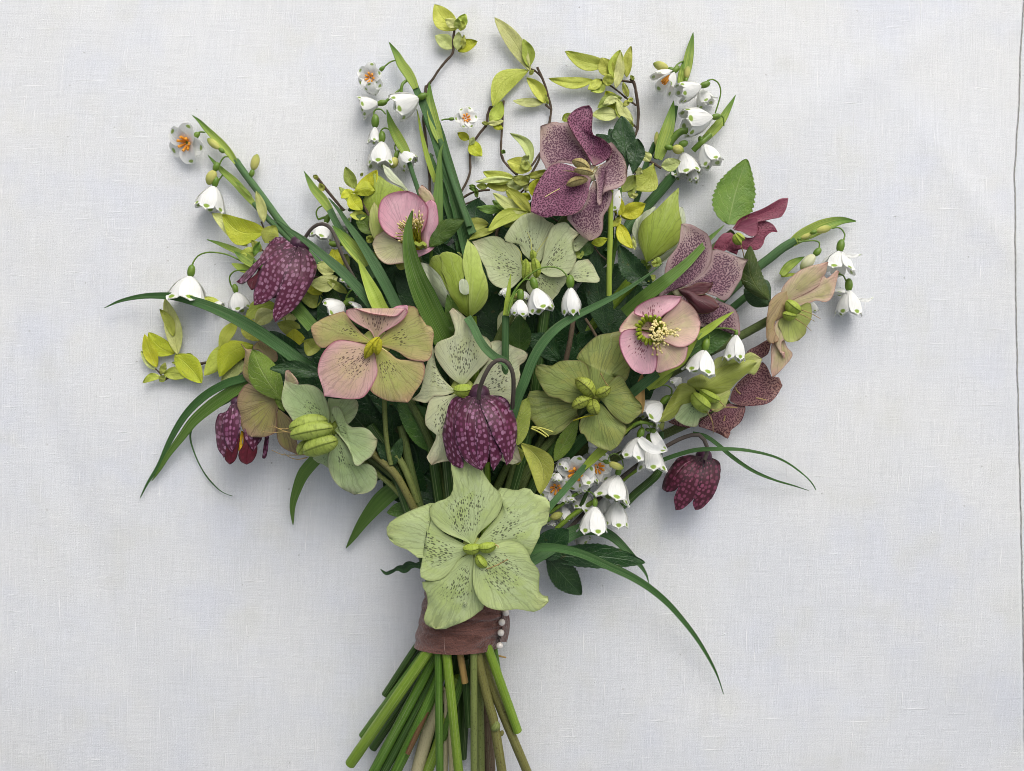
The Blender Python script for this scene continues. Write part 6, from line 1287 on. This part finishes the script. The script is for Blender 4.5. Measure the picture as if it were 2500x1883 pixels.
twig('bushy yellow leaved twig cluster between the tall purple bloom and the dark blades', 'Y', (600, 700), [("400,330 430,410 490,480 545,530", (1.0, 1.4), 18), ("660,480 720,410 770,330 830,250", (1.6, 1.0, .8), 24), ("580,720 640,660 720,590 830,540", (2.2, 2.6), 18), ("640,680 630,780 620,850", (2.0, 2.0), 22), ("380,900 390,980 350,1100 330,1200", (1.8, 1.8), 34), ("900,960 960,1000 1010,1030", (3.0, 3.0), 20)],
     [((520, 560), (205, 500), 125, 'ygleaf', 2.2, {'bend': -30}), ((500, 572), (128, 602), 58, 'pleaf', 2.5, {'bend': 6}), ((560, 590), (240, 640), 150, 'ygleaf', 2.0), ((670, 610), (500, 560), 95, 'oleaf', 2.6, {'fold': .5}), ((650, 550), (850, 480), 66, 'ygleaf', 2.6, {'bend': 12}), ((700, 470), (450, 390), 150, 'ygleaf', 1.8), ((700, 420), (480, 105), 95, 'pleaf', 1.6, {'bend': 70, 'fold': .6}), ((690, 430), (580, 430), 95, 'oleaf', 1.9), ((600, 400), (672, 330), 60, 'pleaf', 2.0), ((690, 910), (305, 715), 112, 'pleaf', 2.8, {'bend': -30}), ((690, 915), (455, 660), 105, 'ygleaf', 2.9, {'bend': 10}), ((660, 905), (252, 1105), 128, 'ygleaf', 2.9, {'bend': 55}), ((690, 780), (595, 720), 70, 'yleaf', 2.4), ((700, 740), (780, 570), 120, 'yleaf', 3.0), ((260, 1030), (20, 990), 115, 'oleaf', 1.6, {'bend': -20}), ((400, 880), (140, 860), 80, 'gleaf', 2.0, {'bend': -12}), ((330, 1090), (60, 1190), 70, 'oleaf', 1.8, {'bend': 20}), ((430, 880), (300, 790), 60, 'gleaf', 2.2), ((560, 760), (440, 690), 90, 'ygleaf', 2.4), ((620, 640), (440, 620), 110, 'pleaf', 2.3), ((130, 650), (60, 640), 30, 'gleaf', 1.4), ((140, 760), (130, 670), 34, 'gleaf', 1.4), ((250, 650), (140, 640), 60, 'oleaf', 1.5), ((540, 960), (420, 1060), 90, 'oleaf', 2.2), ((700, 620), (620, 680), 90, 'pleaf', 2.3), ((610, 600), (680, 540), 70, 'oleaf', 2.5), ((60, 960), (20, 880), 60, 'pleaf', .8)])
twig('yellow leaved twig at far left lying on the linen', 'E', (700, 730), [("535,825 600,790 680,745 760,720 850,690 960,675 1110,668 1200,655 1400,640", (.5, .4, .6, 1.6), 24), ("640,620 610,530 590,470", (.7, .9), 14), ("530,820 500,770 465,735", (.6, .7), 14)],
     [((645, 620), (540, 162), 120, 'pleaf', .8, {'bend': 12, 'fold': .5, 'peak': .45}), ((610, 470), (500, 250), 70, 'ygleaf', 1.0, {'bend': 20}), ((620, 610), (408, 440), 132, 'yleaf', .7, {'bend': -35}), ((475, 725), (376, 455), 96, 'yleaf', .8, {'bend': -10}), ((460, 745), (346, 592), 60, 'pleaf', .6), ((625, 620), (842, 852), 160, 'yleaf', .8, {'bend': -18}), ((700, 620), (790, 670), 60, 'oleaf', .6), ((510, 800), (362, 850), 56, 'ygleaf', .7, {'bend': 22, 'fold': .4}), ((530, 775), (722, 800), 92, 'ygleaf', .7, {'bend': -16}), ((510, 780), (545, 684), 48, 'oleaf', .9), ((660, 690), (600, 685), 26, 'oleaf', .6), ((500, 840), (540, 790), 50, 'oleaf', .8)])
twig('curled yellow green leaves on a twig left of the brown backed bloom', 'E', (1100, 660), [("1180,660 1300,640 1450,620 1550,600", (1.0, 1.6), 22)],
     [((1260, 540), (985, 800), 170, 'yleaf', 1.6, {'bend': 80, 'fold': -.4}), ((1180, 560), (860, 790), 150, 'ygleaf', 1.1, {'bend': 40, 'fold': -.4}), ((1130, 350), (985, 575), 92, 'ygleaf', 1.3, {'bend': 16}), ((1200, 580), (1000, 830), 120, 'pleaf', .9, {'bend': -20}), ((1310, 510), (1180, 300), 130, 'ygleaf', 1.4, {'bend': -15}), ((1440, 210), (1195, 330), 130, 'ygleaf', 1.4, {'bend': 30}), ((1430, 270), (1270, 380), 120, 'pleaf', 1.6, {'bend': 18}), ((1660, 420), (1455, 365), 110, 'oleaf', 1.8, {'bend': -10}), ((1640, 630), (1590, 410), 190, 'yleaf', 2.0, {'bend': -30, 'fold': -.3}), ((1680, 640), (1560, 520), 160, 'yleaf', 1.8), ((1650, 260), (1480, 330), 100, 'pleaf', 1.4), ((1010, 230), (830, 160), 50, 'ygleaf', .7, {'bend': 16})])
tag(leaf(None, 'K', (440, 510), (310, 440), 130, MT['oleaf'], (3.9, 4.3), name='brown_leaf', bend=-20, fold=.4), 'dry olive brown leaf edge at the left rim of the rosy bloom', 'leaf')
twig('yellow leaves on a twig above the pale chequered bell', 'D', (880, 1000), [("1020,1260 940,1120 890,1020 860,940", (1.6, 1.0), 16), ("880,1180 800,1100 775,1070", (1.2, 1.2), 14), ("1300,1390 1420,1400 1500,1450 1560,1520", (1.6, 1.8), 20)],
     [((890, 1020), (542, 882), 190, 'yleaf', 1.3, {'bend': -75, 'fold': .3}), ((745, 1140), (458, 868), 130, 'pleaf', 1.0, {'bend': 28}), ((880, 945), (818, 688), 70, 'pleaf', 1.5, {'bend': 10}), ((890, 1110), (975, 970), 130, 'oleaf', 1.3), ((860, 1180), (780, 1090), 60, 'oleaf', 1.5), ((830, 1190), (690, 1190), 80, 'ygleaf', 1.4), ((800, 1210), (845, 1100), 50, 'gleaf', 1.6), ((1480, 1390), (1250, 1440), 120, 'pleaf', 2.2, {'bend': -30}), ((1520, 1330), (1320, 1270), 70, 'pleaf', 2.0), ((1360, 1540), (1180, 1560), 130, 'oleaf', 1.6, {'bend': -20}), ((1380, 1490), (1210, 1480), 90, 'yleaf', 1.7), ((1440, 1320), (1480, 1160), 100, 'yleaf', 1.7), ((1500, 1340), (1560, 1200), 90, 'oleaf', 1.9), ((1560, 1520), (1380, 1400), 60, 'oleaf', 2.1)])
twig('yellow leaves round a twig left of the pink cupped bloom', 'G', (620, 400), [("235,170 280,220 330,285 400,370 460,440 530,475", (1.0, .9, 1.4), 26), ("590,335 630,410 670,500 680,600 710,680", (2.4, 2.6, 2.4), 26)],
     [((560, 270), (478, 92), 86, 'oleaf', 1.8, {'bend': -8}), ((560, 300), (735, 118), 120, 'yleaf', 2.6, {'bend': 30}), ((720, 280), (545, 300), 110, 'yleaf', 2.9, {'bend': 22, 'fold': -.3}), ((545, 295), (440, 345), 62, 'yleaf', 2.6, {'bend': 12}), ((520, 310), (612, 445), 105, 'yleaf', 2.8, {'bend': 16}), ((650, 490), (512, 485), 70, 'ygleaf', 2.6), ((690, 640), (565, 480), 120, 'gleaf', 2.5, {'bend': 14}), ((255, 190), (218, 160), 34, 'oleaf', 1.1), ((300, 290), (265, 225), 44, 'oleaf', 1.1), ((460, 460), (420, 440), 24, 'gleaf', 1.4), ((620, 160), (600, 150), 30, 'oleaf', 1.6), ((700, 700), (650, 660), 60, 'ygleaf', 2.4), ((730, 860), (690, 790), 90, 'oleaf', 2.5), ((430, 930), (370, 760), 110, 'yleaf', 2.0), ((380, 960), (240, 890), 80, 'pleaf', 2.2), ((980, 900), (880, 870), 80, 'oleaf', 3.2)])
twig('yellow leaves right of the pale cut stalk, under the lime sheaths', 'X', (1100, 600), [("1330,30 1400,40 1480,80 1560,130", (1.8, 1.8), 30), ("1320,60 1290,200 1250,300", (2.2, 2.2), 18), ("1080,660 1100,560 1120,470", (2.6, 2.8), 14), ("860,900 930,1000 1000,1060", (3.2, 3.2), 18)],
     [((1560, 110), (1755, 60), 120, 'pleaf', 2.2, {'bend': 8}), ((1480, 80), (1290, 350), 220, 'ygleaf', 1.9, {'bend': -50, 'peak': .6}), ((1290, 200), (1150, 370), 110, 'oleaf', 2.3, {'bend': -12}), ((1280, 250), (1240, 430), 80, 'oleaf', 2.2), ((1300, 140), (1370, 180), 70, 'pleaf', 2.6), ((1240, 420), (1325, 395), 50, 'pleaf', 2.4), ((1440, 60), (1380, -40), 90, 'pleaf', 2.4), ((1145, 600), (1398, 490), 150, 'yleaf', 2.9, {'bend': 15, 'fold': .5}), ((1140, 610), (1130, 415), 110, 'yleaf', 3.0, {'bend': -10}), ((1150, 620), (1380, 570), 100, 'yleaf', 2.7), ((1130, 690), (1265, 945), 115, 'yleaf', 2.9, {'bend': 22}), ((1080, 650), (1140, 700), 110, 'ygleaf', 2.6), ((1290, 960), (1270, 820), 44, 'pleaf', 2.7), ((850, 890), (1012, 845), 80, 'yleaf', 3.6, {'bend': 12}), ((860, 880), (740, 1020), 120, 'mleaf', 3.2), ((1480, 1060), (1560, 1110), 90, 'oleaf', 2.8), ((1500, 1220), (1420, 1280), 60, 'oleaf', 2.6), ((1530, 1120), (1460, 1080), 60, 'oleaf', 2.9), ((710, 960), (740, 1050), 90, 'oleaf', 3.3)])
tag(tube(None, 'L', "1330,270 1320,350 1300,470 1275,580 1255,700", 42, MT['s_bark'], (2.8, 3.0, 3.0), 'bare_twig', bumps=.2), 'rough reddish bare twig in the dark gap right of the looping blade', 'twig')
tag(tube(None, 'L', "1430,260 1480,340 1520,410", 24, MT['s_bark'], (2.6, 2.8), 'bare_twig', bumps=.2), 'short thin bare twig right of the rough reddish one', 'twig')
tag(leaf(None, 'M', (960, 700), (960, 370), 70, MT['s_tan'], (3.6, 3.6), name='brown_leaf', bend=-20, fold=.5), 'curled dry brown leaf between the olive bloom and the white bell', 'leaf')
